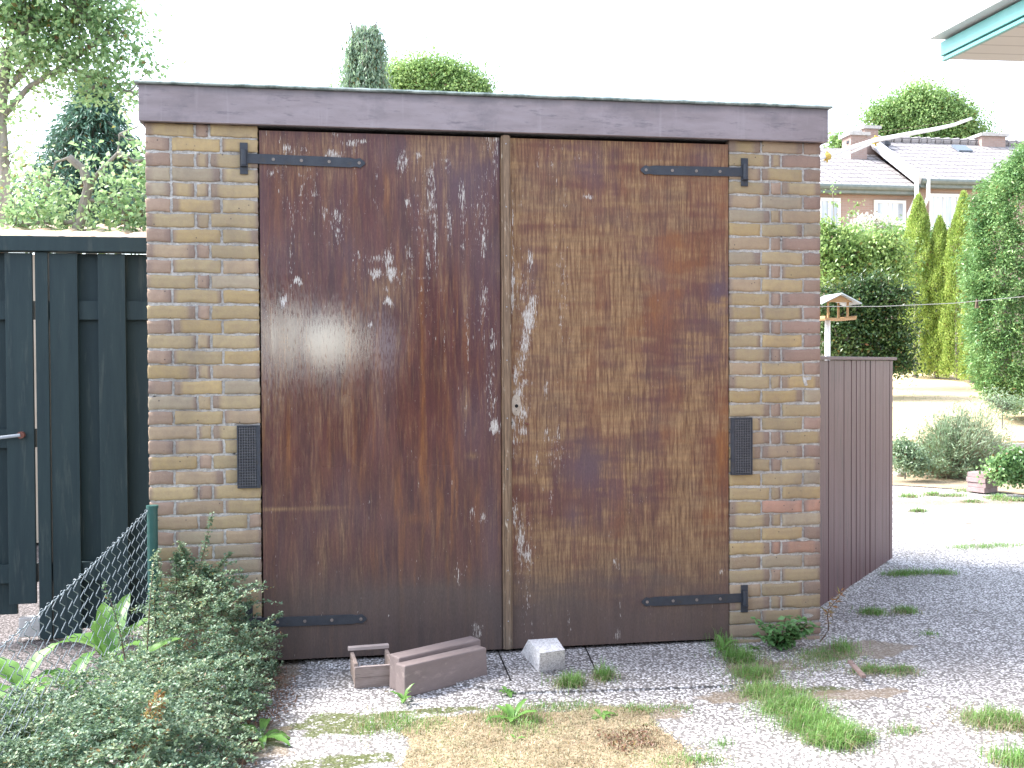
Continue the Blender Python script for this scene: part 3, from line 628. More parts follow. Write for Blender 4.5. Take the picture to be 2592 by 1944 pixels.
# crack repairs in the right pier
cr_ = MB(); p = Y(1743, 820)
cr_.prism([(p[0]-.025+.05*u+random.uniform(-.004, .004), p[2]+.012+random.uniform(-.003, .003)) for u in np.linspace(0, 1, 8)] + [(p[0]+.018, p[2]), (p[0]-.004, p[2]-.004), (p[0]+.003, p[2]-.026), (p[0]-.010, p[2]-.028), (p[0]-.018, p[2]-.008)], 1, -.003, .004)
cr_.build('mortar_patch', M_mortar, gar); cr_ = MB(); p = Y(1735, 1165); cr_.prism([(p[0]+.03*math.cos(a)*random.uniform(.8, 1.1), p[2]+.009*math.sin(a)) for a in np.linspace(0, 2*math.pi, 12, endpoint=False)], 1, -.002, .004)
cr_.build('mortar_patch', M_mortar, gar); cr_ = MB(); p = Y(1745, 1330); cr_.prism([(p[0]+.025*math.cos(a)*random.uniform(.8, 1.1), p[2]+.010*math.sin(a)) for a in np.linspace(0, 2*math.pi, 12, endpoint=False)], 1, -.002, .004)
cr_.build('mortar_patch', M_mortar, gar)

# ------------------------------------------------------------------ left: dark green fence and gate
def fboards(specs, y, t, top, bot):
    b = MB()
    for (xa, xb, dy) in specs: b.box2((xa, y+dy, bot), (xb, y+dy+t, top))
    return b
FYY = .62
def fx(px): return Y(px, 700, FYY)[0]
fe = thing('wooden_fence', 'tall dark green board fence with capped rail beside the garage', 'fence', (fx(106), FYY, 0))
T1 = Y(200, 548, FYY)[2]
fboards([(fx(108), fx(169), -.005), (fx(213), fx(272), -.005)], FYY, .018, T1, -.01).build('front_boards', M_greenfence, fe, bevel=.002)
fboards([(fx(160), fx(222), .045), (fx(262), fx(335), .045)], FYY, .018, T1+.004, .02).build('back_boards', M_greenfence, fe, bevel=.002)
for zt, zb in ((650, 690), (1215, 1255)): r = MB(); r.box2((fx(108), FYY+.0155, Y(200, zb, FYY)[2]), (fx(345), FYY+.0435, Y(200, zt, FYY)[2])); r.build('rail', M_greenfence, fe)
c = MB(); c.box2((fx(-260), FYY-.035, Y(200, 545, FYY)[2]), (fx(345), FYY+.055, Y(200, 513, FYY)[2])); c.build('cap_rail', M_greenfence, fe, bevel=.003)
c = MB(); c.box2((fx(78), FYY-.012, -.01), (fx(106), FYY+.06, Y(200, 546, FYY)[2])); c.build('post', M_greenfence, fe, bevel=.003)
put(fe)
ga = thing('garden_gate', 'dark green board gate with a metal draw bar left of the fence post', 'gate', (fx(40), FYY, 0))
fboards([(fx(12), fx(71), -.005), (fx(-98), fx(-40), -.005)], FYY, .018, T1, Y(60, 1304, FYY)[2]).build('front_boards', M_greenfence, ga, bevel=.002)
fboards([(fx(-48), fx(22), .045), (fx(-150), fx(-90), .045)], FYY, .018, T1+.004, .10).build('back_boards', M_greenfence, ga, bevel=.002)
for zt, zb in ((650, 690), (925, 965), (1215, 1255)): r = MB(); r.box2((fx(-150), FYY+.0155, Y(200, zb, FYY)[2]), (fx(71), FYY+.0435, Y(200, zt, FYY)[2])); r.build('rail', M_greenfence, ga)
bb = MB(); pa_, pb_ = Y(-80, 955, FYY-.03), Y(44, 940, FYY-.03); bb.tube([pa_, pb_], .008, 10); bo_ = bb.build('draw_bar', M_galv, ga)
bb = MB(); bb.tube([pb_+[0, .0, 0], pb_+[0, .022, 0]], .016, 12); bb.build('rusty_knob', M_rust, bo_)
put(ga)
gb = MB(); p = G(60, 1395, 0); gb.box((fx(55), FYY+.03, .045), (.10, .05, .09)); tag(gb.build('concrete_block', M_conc, bevel=.004), 'small grey concrete block under the bottom of the dark green gate', 'block')

# tiled shed roof beyond the fence
sh = thing('garden_shed', 'low shed behind the green fence with terracotta pantiles showing above the rail', 'shed', (-3, 4.2, 0))
zt = Y(150, 509.5, 3.2)[2]
b = MB(); b.box2((-5.0, 3.32, 0), (.0, 5.2, zt-.12)); b.build('wall', painted('shed_wall', (.42, .36, .28), (.5, .44, .36), 4, .8), sh)
b = MB(); nx = 260; V = []
for i in range(nx+1):
    x = -5.2+5.3*i/nx; w_ = abs(math.sin(x*math.pi/.21)); 
    for k in range(6): V.append((x, 3.15+k*.42, zt-.06+.055*w_+k*.07+(.015 if k % 2 else 0)))
b.v = V; b.f = [(i*6+k, (i+1)*6+k, (i+1)*6+k+1, i*6+k+1) for i in range(nx) for k in range(5)]
tm = N('terracotta'); tcol = tm.ramp(tm.noise(4, 4), [(.35, (.55, .33, .22)), (.5, (.62, .50, .36)), (.7, (.42, .22, .15))]); tm.fin(tcol, .8)
b.build('tile_roof', tm.m, sh, smooth=True); put(sh)

# ------------------------------------------------------------------ chain link fence
cf = thing('chain_link_fence', 'sagging green chain link fence on a green post in front of the brick corner', 'fence', (.03, -.08, 0))
pt = Y(329, 1098, -.08)
b = MB(); b.tube([(pt[0], pt[1], -.02), (pt[0], pt[1], pt[2])], .021, 16); po = b.build('post', M_greenpost, cf, smooth=False)
b = MB(); b.tube([(pt[0], pt[1], pt[2]), (pt[0], pt[1], pt[2]+.012)], .024, 16); b.build('post_cap', M_greenpost, po)
e = Y(0, 1400, -1.3); ZE = e[2]; E0 = np.array([pt[0]-.02, pt[1]-.005, pt[2]-.01]); dv = (e-E0); dv[2] = 0; Lf = np.linalg.norm(dv)*1.5; dv /= np.linalg.norm(dv)
def topz(s): return E0[2] + (ZE-E0[2])*s/(Lf/1.5) - .012*math.sin(min(1, s/(Lf*.66))*math.pi)
wi = MB(); k = int(Lf/.05)
for i in range(k):
    s0 = .01 + i*.05; H = topz(s0); nseg = int(H/.024); pts = []
    sag = random.uniform(-.002, .002)
    for j in range(nseg*2+1):
        a = (j % 4); sx = (0, .026, .052, .026)[a] if False else (.026 if j % 2 else (.0 if (j//2) % 1 == 0 else 0))
        zz = H - j*.024
        if zz < 0: break
        off = (-.026 if j % 2 == 0 else .026)
        bulge = .003*math.sin(zz*9+i*.7)
        pts.append((E0[0]+dv[0]*(s0+off)+sag+bulge*dv[1]*-1+(.0015 if j % 2 else -.0015), E0[1]+dv[1]*(s0+off)+.004*math.sin(zz*14+i), zz))
    # rounded by inserting neighbours
    q = []
    for a, bb_ in zip(pts[:-1], pts[1:]):
        a = np.array(a); bb_ = np.array(bb_); q += [a*.88+bb_*.12, a*.12+bb_*.88]
    wi.tube(q, .0016, 4, cap=False)
wi.build('wire_mesh', M_greywire, cf)
tw = MB(); tp = []
for i in range(120):
    s0 = Lf*i/119; tp.append((E0[0]+dv[0]*s0+.002*math.sin(i*2.2), E0[1]+dv[1]*s0, topz(s0)+.003*math.cos(i*2.2)))
tw.tube(tp, .0022, 6)
for i in range(k):
    s0 = .01+i*.05; c0 = np.array([E0[0]+dv[0]*s0, E0[1]+dv[1]*s0, topz(s0)])
    tw.tube([c0+[.006*math.cos(t), random.uniform(-.003, .003), .007*math.sin(t)+.002] for t in np.linspace(0, 5.0, 7)], .0012, 4)
tw.build('top_wire', M_greywire, cf); put(cf)

# ------------------------------------------------------------------ right: brown board fence
bf = thing('board_fence', 'chest high brown vertical board fence behind the right brick pier', 'fence', (3.7, 1.07, 0))
q0 = G(1775, 1312); q1 = G(1925, 1210); dd = (q1-q0); dd[2] = 0; L_ = np.linalg.norm(dd); dd /= L_; st0 = q0 - dd*.33
Lt = L_ + .33; HT = D(1935, 777, q1.dot([0, 0, 0]) + (q1-CAM).dot(FW))[2]
ang = math.atan2(dd[1], dd[0]); nrm = np.array([dd[1], -dd[0], 0])
b = MB(); s_ = 0; 
while s_ < Lt-.01:
    wd = random.choice([.075, .095, .095, .06]); wd = min(wd, Lt-s_)
    c0 = st0 + dd*(s_+wd/2); b.box((c0[0]+nrm[0]*random.uniform(-.003, .003), c0[1]+nrm[1]*random.uniform(-.003, .003), HT/2+.005), (wd-.004, .018, HT-.02), rz=ang); 
    b.box((c0[0]-nrm[0]*.012, c0[1]-nrm[1]*.012, HT/2), (wd, .005, HT-.03), rz=ang); s_ += wd
b.build('board_panel', M_brownboard, bf, bevel=.0015)
c0 = st0+dd*(Lt/2+.005); b = MB(); b.box((c0[0], c0[1], HT+.006), (Lt+.05, .055, .018), rz=ang); b.build('cap', M_brownboard, bf, bevel=.003)
c0 = st0+dd*(Lt-.03); b = MB(); b.box((c0[0]-nrm[0]*.045, c0[1]-nrm[1]*.045, HT/2), (.06, .06, HT-.01), rz=ang); b.build('post', M_brownboard, bf)
put(bf)

# ------------------------------------------------------------------ things lying before the doors
def woodbox():
    a = G(766, 1488, GZ); bq = G(851, 1481, GZ); t = thing('wooden_frame_box', 'small open weathered wooden box frame standing left of the two long beams', 'box', a)
    ex = bq-a; w_ = np.linalg.norm(ex); ang = math.atan2(ex[1], ex[0]); H = .082; dp = .18
    M = painted('weathered_pale_wood', (.25, .19, .16), (.36, .29, .26), 14, .8, (.5, 1, 3), .5, dirt=(.18, .14, .12)); M2 = painted('pale_wood_edge', (.42, .34, .31), (.52, .44, .41), 20, .8, (.5, 1, 3), .4)
    def bx(nm, c, d, mt):
        b = MB(); b.box(c, d, jit=.0008); o = b.build(nm, mt, t, bevel=.0012); o.rotation_euler = (0, 0, ang); return o
    R_ = Matrix.Rotation(ang, 3, 'Z')
    bx('front_board', (w_/2, .008, .020), (w_, .014, .040), M); bx('front_board', (w_/2, .0085, .060), (w_-.001, .013, .0385), M)
    bx('side_board', (.007, dp/2+.008, H/2+.012), (.014, dp, H+.004), M); bx('side_board', (w_-.007, dp/2+.008, H/2+.012), (.014, dp, H+.004), M)
    bx('top_batten', (w_/2-.002, dp+.008, H+.026), (w_+.012, .026, .014), M2)
    bx('front_edge', (w_/2, .008, .0820), (w_-.002, .015, .004), M2)
woodbox()
def beam(name, A, B, H, W, lab, mat, lift=0):
    A = np.array(A); B = np.array(B); ex = B-A; L = np.linalg.norm(ex); ang = math.atan2(ex[1], ex[0]); nr = np.array([-math.sin(ang), math.cos(ang), 0])
    import bmesh
    c = (A+B)/2+nr*W/2; b = MB(); b.box((0, 0, 0), (L, W, H), jit=.0025); o = b.build(name, mat, None, bevel=.005)
    o.location = (c[0], c[1], GZ+H/2+lift); o.rotation_euler = (0, 0, ang); return tag(o, lab, 'beam')
M_beam = painted('mauve_beam', (.20, .158, .150), (.25, .20, .19), 7, .8, (.8, 2, 2), .25, dirt=(.32, .26, .24))
A = G(875, 1508, GZ); B = G(1052, 1462, GZ)
beam('beam', A, B, .120, .064, 'front and lower of the two long mauve brown beams before the doors', M_beam)
dA = B-A; nn = np.array([-dA[1], dA[0], 0]); nn /= np.linalg.norm(nn)
beam('beam', A+nn*.072+dA*.05, B+nn*.072+dA*.07, .134, .066, 'rear of the two long mauve brown beams, lying against the door side', M_beam)
for o in S.objects:
    if o.name.startswith('beam'): o['group'] = 'long beams lying before the doors'
# white block
def stone():
    b = MB(); import bmesh
    bl = G(1164, 1456, GZ); br = G(1221, 1447, GZ); bkl = G(1124, 1412, GZ); 
    bkr = bkl + (br-bl)*1.55; bkr = G(1205, 1402, GZ)
    H = .098
    def at(px, py): p = G(px, py, H); return p
    tl, tr_, tbl, tbr = at(1166, 1411), at(1220, 1404), at(1141, 1382), at(1203, 1378)
    n0 = 9; 
    bot = [bl, br, bkr+[.03, .02, 0], bkl]; top = [tl, tr_, tbr, tbl]
    K = 10
    def grid(a, b_, c, d):
        n = len(b.v)
        for j in range(K+1):
            for i in range(K+1):
                u, v = i/K, j/K; p = (a*(1-u)+b_*u)*(1-v)+(d*(1-u)+c*u)*v; ed_ = i in (0, K) or j in (0, K)
                r = 0 if ed_ else .0012
                b.v.append((p[0]+random.uniform(-r, r), p[1]+random.uniform(-r, r), p[2]+random.uniform(-r, r)))
        for j in range(K):
            for i in range(K): o = n+j*(K+1)+i; b.f.append((o, o+1, o+K+2, o+K+1))
    grid(top[0], top[1], top[2], top[3]); 
    for i in range(4): j = (i+1) % 4; grid(bot[i], bot[j], top[j], top[i])
    n = N('limewashed_concrete'); f = n.noise(120, 6, .75); g = n.noise(25, 4)
    col = n.mix(n.ramp(f, [(.38, 0.), (.55, 1.)]), (.42, .40, .40), (.86, .85, .85)); col = n.mix(n.ramp(g, [(.5, 0.), (.7, .4)]), col, (.45, .42, .42)); n.fin(col, .9, n.bump(f, .9, .005))
    b2 = b.build('concrete_block', n.m); 
    return tag(b2, 'white tapered concrete block in front of the door joint', 'block')
stone()
# stick
a = G(1836, 1429, 0.02); b_ = G(1866, 1462, 0.02); b = MB(); dv2 = b_-a; b.box(tuple((a+b_)/2), (np.linalg.norm(dv2), .018, .012), rz=math.atan2(dv2[1], dv2[0])); b.box(tuple((a*.8+b_*.2)+[0,0,.007]), (.02, .012, .003), rz=math.atan2(dv2[1], dv2[0]))
tag(b.build('wood_stick', painted('stick_wood', (.22, .15, .13), (.3, .22, .2), 20, .8), bevel=.001), 'short flat brown wood stick lying on the dry grass tuft right of the garage', 'stick')
# small pebbles
def stonelet(px, py, r, mat, lab, z=0, nm='pebble'):
    import bmesh
    p = G(px, py, GZ); me = bpy.data.meshes.new(nm); bm = bmesh.new(); bmesh.ops.create_icosphere(bm, subdivisions=3, radius=r)
    for v in bm.verts: v.co *= 1+.18*math.sin(v.co.x/r*2.1+px)*math.cos(v.co.y/r*1.7+py); v.co.z *= .65
    bm.to_mesh(me); bm.free(); me.materials.append(mat); o = bpy.data.objects.new(nm, me); C.objects.link(o); o.location = (p[0], p[1], GZ+r*.5+z)
    me.polygons.foreach_set('use_smooth', [True]*len(me.polygons)); return tag(o, lab, 'stone')
stonelet(1733, 1812/1.0-0 if False else 1565, .013, M_rust, 'small dark red stone on the gravel paving')
stonelet(1943, 1030, .07, M_conc, 'pale round stone at the edge of the flower bed')

# ------------------------------------------------------------------ grass and weeds
def poly_pts(poly, n, z=GZ, jit=0.0):
    P = np.array([G(x, y, z)[:2] for x, y in poly]); lo = P.min(0); hi = P.max(0); out = []
    while len(out) < n:
        q = lo+(hi-lo)*rs.rand(max(n, 100), 2)
        ins = np.zeros(len(q), bool); j = len(P)-1
        for i in range(len(P)):
            c = ((P[i, 1] > q[:, 1]) != (P[j, 1] > q[:, 1])) & (q[:, 0] < (P[j, 0]-P[i, 0])*(q[:, 1]-P[i, 1])/(P[j, 1]-P[i, 1]+1e-12)+P[i, 0]); ins ^= c; j = i
        out += q[ins].tolist()
    a = np.array(out[:n]); a += rs.normal(size=a.shape)*jit
    return np.concatenate([a, np.full((n, 1), z)], 1)
# dry patch in front
dp = [(870, 1575), (910, 1550), (1000, 1545), (1100, 1528), (1190, 1540), (1300, 1525), (1390, 1530), (1420, 1570), (1470, 1610), (1510, 1680), (1540, 1800), (1480, 2000), (960, 2000), (920, 1720), (860, 1660), (890, 1610)]
b = MB(); P = [G(x, y, -.008) for x, y in dp]
# densify outline with noise
o2 = []
for i in range(len(P)):
    a, c = P[i], P[(i+1) % len(P)]
    for t in np.linspace(0, 1, 7, endpoint=False): q = a*(1-t)+c*t; o2.append((q[0]+random.uniform(-.015, .015), q[1]+random.uniform(-.015, .015), -.008))
b.v = o2; b.f = [tuple(range(len(o2)))]; struct(b.build('dry_turf', M_dry))
Pd = poly_pts(dp, 26000, -.010, .015)
tag(bladeobj('dry_grass', Pd, rs.uniform(.006, .020, len(Pd)), .0022, G_dgrass, lean=2.2, curl=.5), 'short straw coloured dry grass on the patch in front of the doors', 'grass', kind='stuff')
lit = np.concatenate([poly_pts([(560, 1420), (620, 1440), (640, 1520), (580, 1560), (540, 1659), (500, 1700), (470, 1600), (520, 1480)], 1800, -.006, .02), poly_pts([(1300, 1590), (1400, 1570), (1420, 1610), (1330, 1630)], 500, -.004, .02)])
tag(leafobj('leaf_litter', lit, rs.uniform(.008, .02, len(lit)), .006, G_litter, nrm_up=2), 'reddish brown dead leaves and bits between the shrub and the paving', 'leaf litter', kind='stuff')
gt = 'grass tufts growing in the paving'
def tuft(px, py, rx, ry, n, h, lab, mat=None, z=GZ, w=.0019, mixdry=0.15, lean=.6):
    h *= 1.25; lean *= .8
    c = G(px, py, z); k_ = max(4, int(rx*ry*1500)+5); a = rs.rand(k_)*2*math.pi; r = rs.rand(k_)**.6
    cc = np.stack([c[0]+rx*r*np.cos(a)*1.05, c[1]+ry*r*np.sin(a)*1.05], 1); hh_ = rs.uniform(.45, 1.15, k_)*(1-.35*r); wt = rs.rand(k_)**1.5+.15; ci = rs.choice(k_, n, p=wt/wt.sum())
    sg = min(rx, ry)*.38+.010; P = np.concatenate([cc[ci]+rs.normal(size=(n, 2))*sg*rs.uniform(.5, 1.6, (n, 1)), np.full((n, 1), z)], 1); edge = hh_[ci]; q_ = rs.rand(n) < .4; a = rs.rand(n)*6.283; r = rs.rand(n)**.6; P[q_, 0] = (c[0]+rx*r*np.cos(a))[q_]; P[q_, 1] = (c[1]+ry*r*np.sin(a))[q_]; edge = np.where(q_, edge*.75, edge)
    o = thing('grass_tuft', lab, 'grass', c, gt); bladeobj('foliage', P, rs.uniform(.5, 1, n)*h*edge, w, mat or G_grass, o, lean=lean)
    if mixdry:
        m_ = int(n*mixdry)+30; P2 = P[rs.choice(n, m_)]+np.concatenate([rs.normal(size=(m_, 2))*sg*.9, np.zeros((m_, 1))], 1)
        q = bladeobj('dry_foliage', P2, rs.uniform(.4, 1, m_)*h*.6, w, G_dgrass, lean=1.6); q.parent = o
    put(o)
    return o
tuft(1238, 1484, .040, .028, 750, .105, 'dense dark green grass tuft right beside the white block')
tuft(1303, 1470, .030, .022, 600, .095, 'small dark green grass tuft, second to the right of the white block')
tuft(1600, 1425, .06, .07, 700, .075, 'pale green grass below the bottom right door corner', lean=1.0)
tuft(1632, 1462, .07, .06, 800, .07, 'thin pale grass second in the run from the door corner', lean=1.1, mixdry=.4)
tuft(1662, 1500, .09, .07, 1100, .07, 'light green grass third in the run, at its narrow middle', lean=1.1, mixdry=.35)
tuft(1705, 1535, .10, .06, 1200, .08, 'bright green grass fourth in the run from the door corner', lean=1.1, mixdry=.2)
tuft(1750, 1572, .10, .05, 1300, .085, 'bright green grass fifth in the run, next to the lushest clump', lean=1.1, mixdry=.15)
tuft(1812, 1602, .13, .05, 2000, .095, 'widest and lushest bright green grass clump at the near end of the run', lean=1.1, mixdry=.1)
tuft(1790, 1420, .14, .07, 700, .035, 'low straw coloured tuft with green tips beneath the brick corner', mixdry=.9, lean=1.3)
tuft(1820, 1405, .05, .05, 350, .07, 'fresh green blades beside the brown stick')
tuft(1905, 1450, .13, .04, 700, .045, 'green and straw tuft to the right of the brown stick', mixdry=.6, lean=1.2)
tuft(1885, 1325, .05, .045, 400, .05, 'green tuft nearest the foot of the brown board fence')
tuft(1955, 1322, .05, .04, 350, .05, 'green tuft with a dead edge, second out from the brown board fence', mixdry=.3)
tuft(1968, 1240, .20, .05, 900, .045, 'long green grass strip off the far end of the brown board fence')
tuft(2040, 1238, .08, .04, 300, .035, 'small grass patch right of the strip at the brown board fence')
tuft(2135, 1181, .35, .07, 900, .04, 'pale green grass streak on the bright far paving')
tuft(2145, 1560, .10, .06, 700, .07, 'green and straw tuft at the right edge of the near paving', mixdry=.7)
tuft(2200, 1570, .10, .05, 400, .05, 'mostly dry tuft at the extreme right of the near paving', mixdry=.9)
tuft(2205, 1650, .10, .06, 700, .07, 'green clump cut by the bottom right corner of the view')
tuft(1555, 1612, .04, .02, 90, .035, 'tiny green sprout on the paving right of the dry patch', mixdry=0)
tuft(1960, 1580, .06, .03, 150, .035, 'faint thin grass between the lush clump and the right edge', mixdry=.3)
tuft(2015, 1370, .03, .02, 90, .03, 'tiny lone sprout in the middle of the right paving', mixdry=0)
tuft(870, 1570, .16, .08, 600, .05, 'thin green grass at the near end of the long beams', mixdry=.5)
tuft(1110, 1560, .10, .10, 500, .06, 'green grass round the broad leaves at the back of the dry patch', mixdry=.3)
tuft(1195, 1530, .16, .05, 500, .03, 'low olive grass along the back rim of the dry patch', mixdry=.5)
tuft(1380, 1535, .10, .04, 300, .03, 'low green grass at the right back rim of the dry patch', mixdry=.4)
tuft(1500, 1645, .10, .05, 350, .035, 'small green grass at the bottom right rim of the dry patch', mixdry=.5)
tuft(1462, 1530, .05, .03, 120, .025, 'sparse blades on the gravel slab joint right of the dry patch', mixdry=.5)
tuft(1565, 1402, .035, .04, 260, .10, 'upright grass against the bottom right door corner', lean=.4)
tuft(1735, 1440, .14, .08, 260, .03, 'sparse dry blades on the soil beneath the leafy weed', mixdry=1.2)
for i, (x, y, s_) in enumerate([(1963, 1074, .10), (2014, 1070, .07), (2055, 1072, .12), (2100, 1062, .16), (2145, 1076, .10), (2170, 1080, .16), (1985, 1105, .07), (2095, 1085, .07), (2205, 1082, .09)]):
    tuft(x, y, s_, s_*.5, 160, .06, ['far small tuft nearest the brown board fence on the bright paving', 'far tuft second along the edge of the flower bed', 'far tuft third along the edge of the flower bed', 'leafiest far tuft beneath the stacked pavers', 'far low tuft right of the stacked pavers', 'far green tuft furthest right but one along the bed', 'lone far tuft nearer the camera on the bright paving', 'faint far tuft below the leafiest one', 'far tuft at the right edge of the view'][i], mixdry=.4, w=.005)

def leafy(px, py, lab, leaves_, mat=G_dock, z=GZ, cat='weed', nm='weed', base=None):
    """broad blade leaves from one root: (azimuth, length, width, rise)"""
    c = G(px, py, z) if base is None else np.array(base); V = []; F = []; R = []
    for (az, L, W, rise) in leaves_:
        n = 9; o = np.array([math.cos(az), math.sin(az), 0]); s_ = np.array([-o[1], o[0], 0]); rr = random.random()
        b0 = len(V); p = c.copy(); el = rise; r0 = rs.rand(3)*.96
        for i in range(n+1):
            t = i/n; wd = W*(math.sin(math.pi*min(1, .06+t*.94))**.8)*(.35+.65*min(1, t*2.2)) if t < 1 else 0; wav = .06*W*math.sin(t*22+rr*9)
            up = np.array([0, 0, 1.0])*math.cos(el) - o*math.sin(el)
            for k in (-1, -.5, 0, .5, 1): V.append(p + s_*wd*.5*k + up*(abs(k)*wd*.16 + wav*abs(k))); R.append(r0)
            p = p + (o*math.cos(el)+np.array([0, 0, 1])*math.sin(el))*L/n; el -= .10+.02*rr*5
        for i in range(n):
            for k in range(4): a = b0+i*5+k; F.append((a, a+1, a+6, a+5))
    o = link(nm, rawmesh(nm, np.array(V), F, {'rnd': np.array(R)}), mat, smooth=True)
    return tag(o, lab, cat)
def rosette(px, py, lab, n, L, W, rise=.8, **k):
    return leafy(px, py, lab, [(i*2*math.pi/n+random.uniform(-.4, .4), L*random.uniform(.6, 1.1), W*random.uniform(.7, 1.1), rise*random.uniform(.6, 1.3)) for i in range(n)], **k)
rosette(1108, 1560, 'broad leaved weed at the back of the dry patch', 8, .12, .030, 1.0)
rosette(1095, 1500, 'small leafy weed on the paving behind the dry patch', 6, .05, .022, .9)
rosette(1298, 1550, 'small star shaped weed right of the broad leaved one', 7, .07, .022, .7)
rosette(1355, 1600, 'tiny seedling on the dry patch', 4, .03, .02, .7)
rosette(1115, 1600, 'slender leaf weed in the middle of the dry patch', 3, .05, .014, 1.0)
rosette(565, 1600, 'bright green strap leaved weed at the edge of the shrub', 7, .17, .034, .75)
rosette(872, 1520, 'weed with upright leaves at the near end of the front beam', 6, .085, .020, 1.15)
rosette(1560, 1410, 'tall single leaf weed in the door corner', 3, .11, .022, 1.4)
rosette(1565, 1405, 'drooping strap leaves at the foot of the right door', 6, .08, .014, .7)
rosette(1630, 1400, 'low leafy weed before the right brick pier', 5, .05, .02, .6)
# nettle like weed by the right pier
def nettle():
    c = G(1685, 1402, GZ); t = thing('nettle_weed', 'dark green many leaved weed against the foot of the right brick pier', 'weed', c)
    b = MB(); P = []; Dd = []
    for i in range(16):
        az = random.uniform(0, 2*math.pi); L = random.uniform(.08, .19); e = np.array([math.cos(az)*.7, math.sin(az)*.35-.05, random.uniform(.45, 1.1)]); e /= np.linalg.norm(e)
        pts = [c+e*L*k/5+np.array([0, 0, -.012*(k/5)**2]) for k in range(6)]; b.tube(pts, [.0018]*6, 5)
        for k in range(1, 6):
            for q in range(5): P.append(pts[k]); Dd.append([math.cos(az+q*1.3+k), math.sin(az+q*1.3+k), .1])
    b.build('stems', M_twig, t)
    leafobj('foliage', np.array(P), rs.uniform(.026, .052, len(P)), .021, leafmat('nettle_leaves', [(0., (.07, .19, .06)), (1., (.18, .34, .13))], .35), t, dirs=np.array(Dd), nrm_up=1.2, droop=.15)
    put(t)
nettle()
# dead bracken stem at the right corner
def deadstem(base, tip, lab, n=60, L=.03):
    t = thing('dead_fern', lab, 'dead plant', base); b = MB(); pts = [base+(tip-base)*k/8+np.array([.012*math.sin(k), .01*math.cos(k*1.3), 0]) for k in range(9)]; b.tube(pts, np.linspace(.0035, .001, 9), 5)
    P = []; Dd = []
    for i in range(n):
        k = random.uniform(3, 8); j = int(k); q = pts[j]+(pts[min(8, j+1)]-pts[j])*(k-j); az = random.uniform(0, 6.28); e = np.array([math.cos(az), math.sin(az)*.5, random.uniform(-.2, .5)])
        P.append(q); Dd.append(e)
    b.build('stem', M_twig, t); leafobj('fronds', np.array(P), rs.uniform(.4, 1.2, n)*L, .006, G_fern, t, dirs=np.array(Dd)); put(t)
deadstem(G(1773, 1388, GZ), Y(1812, 1275, -.06), 'reddish dead fern stem at the corner of the right brick pier', 70, .045)

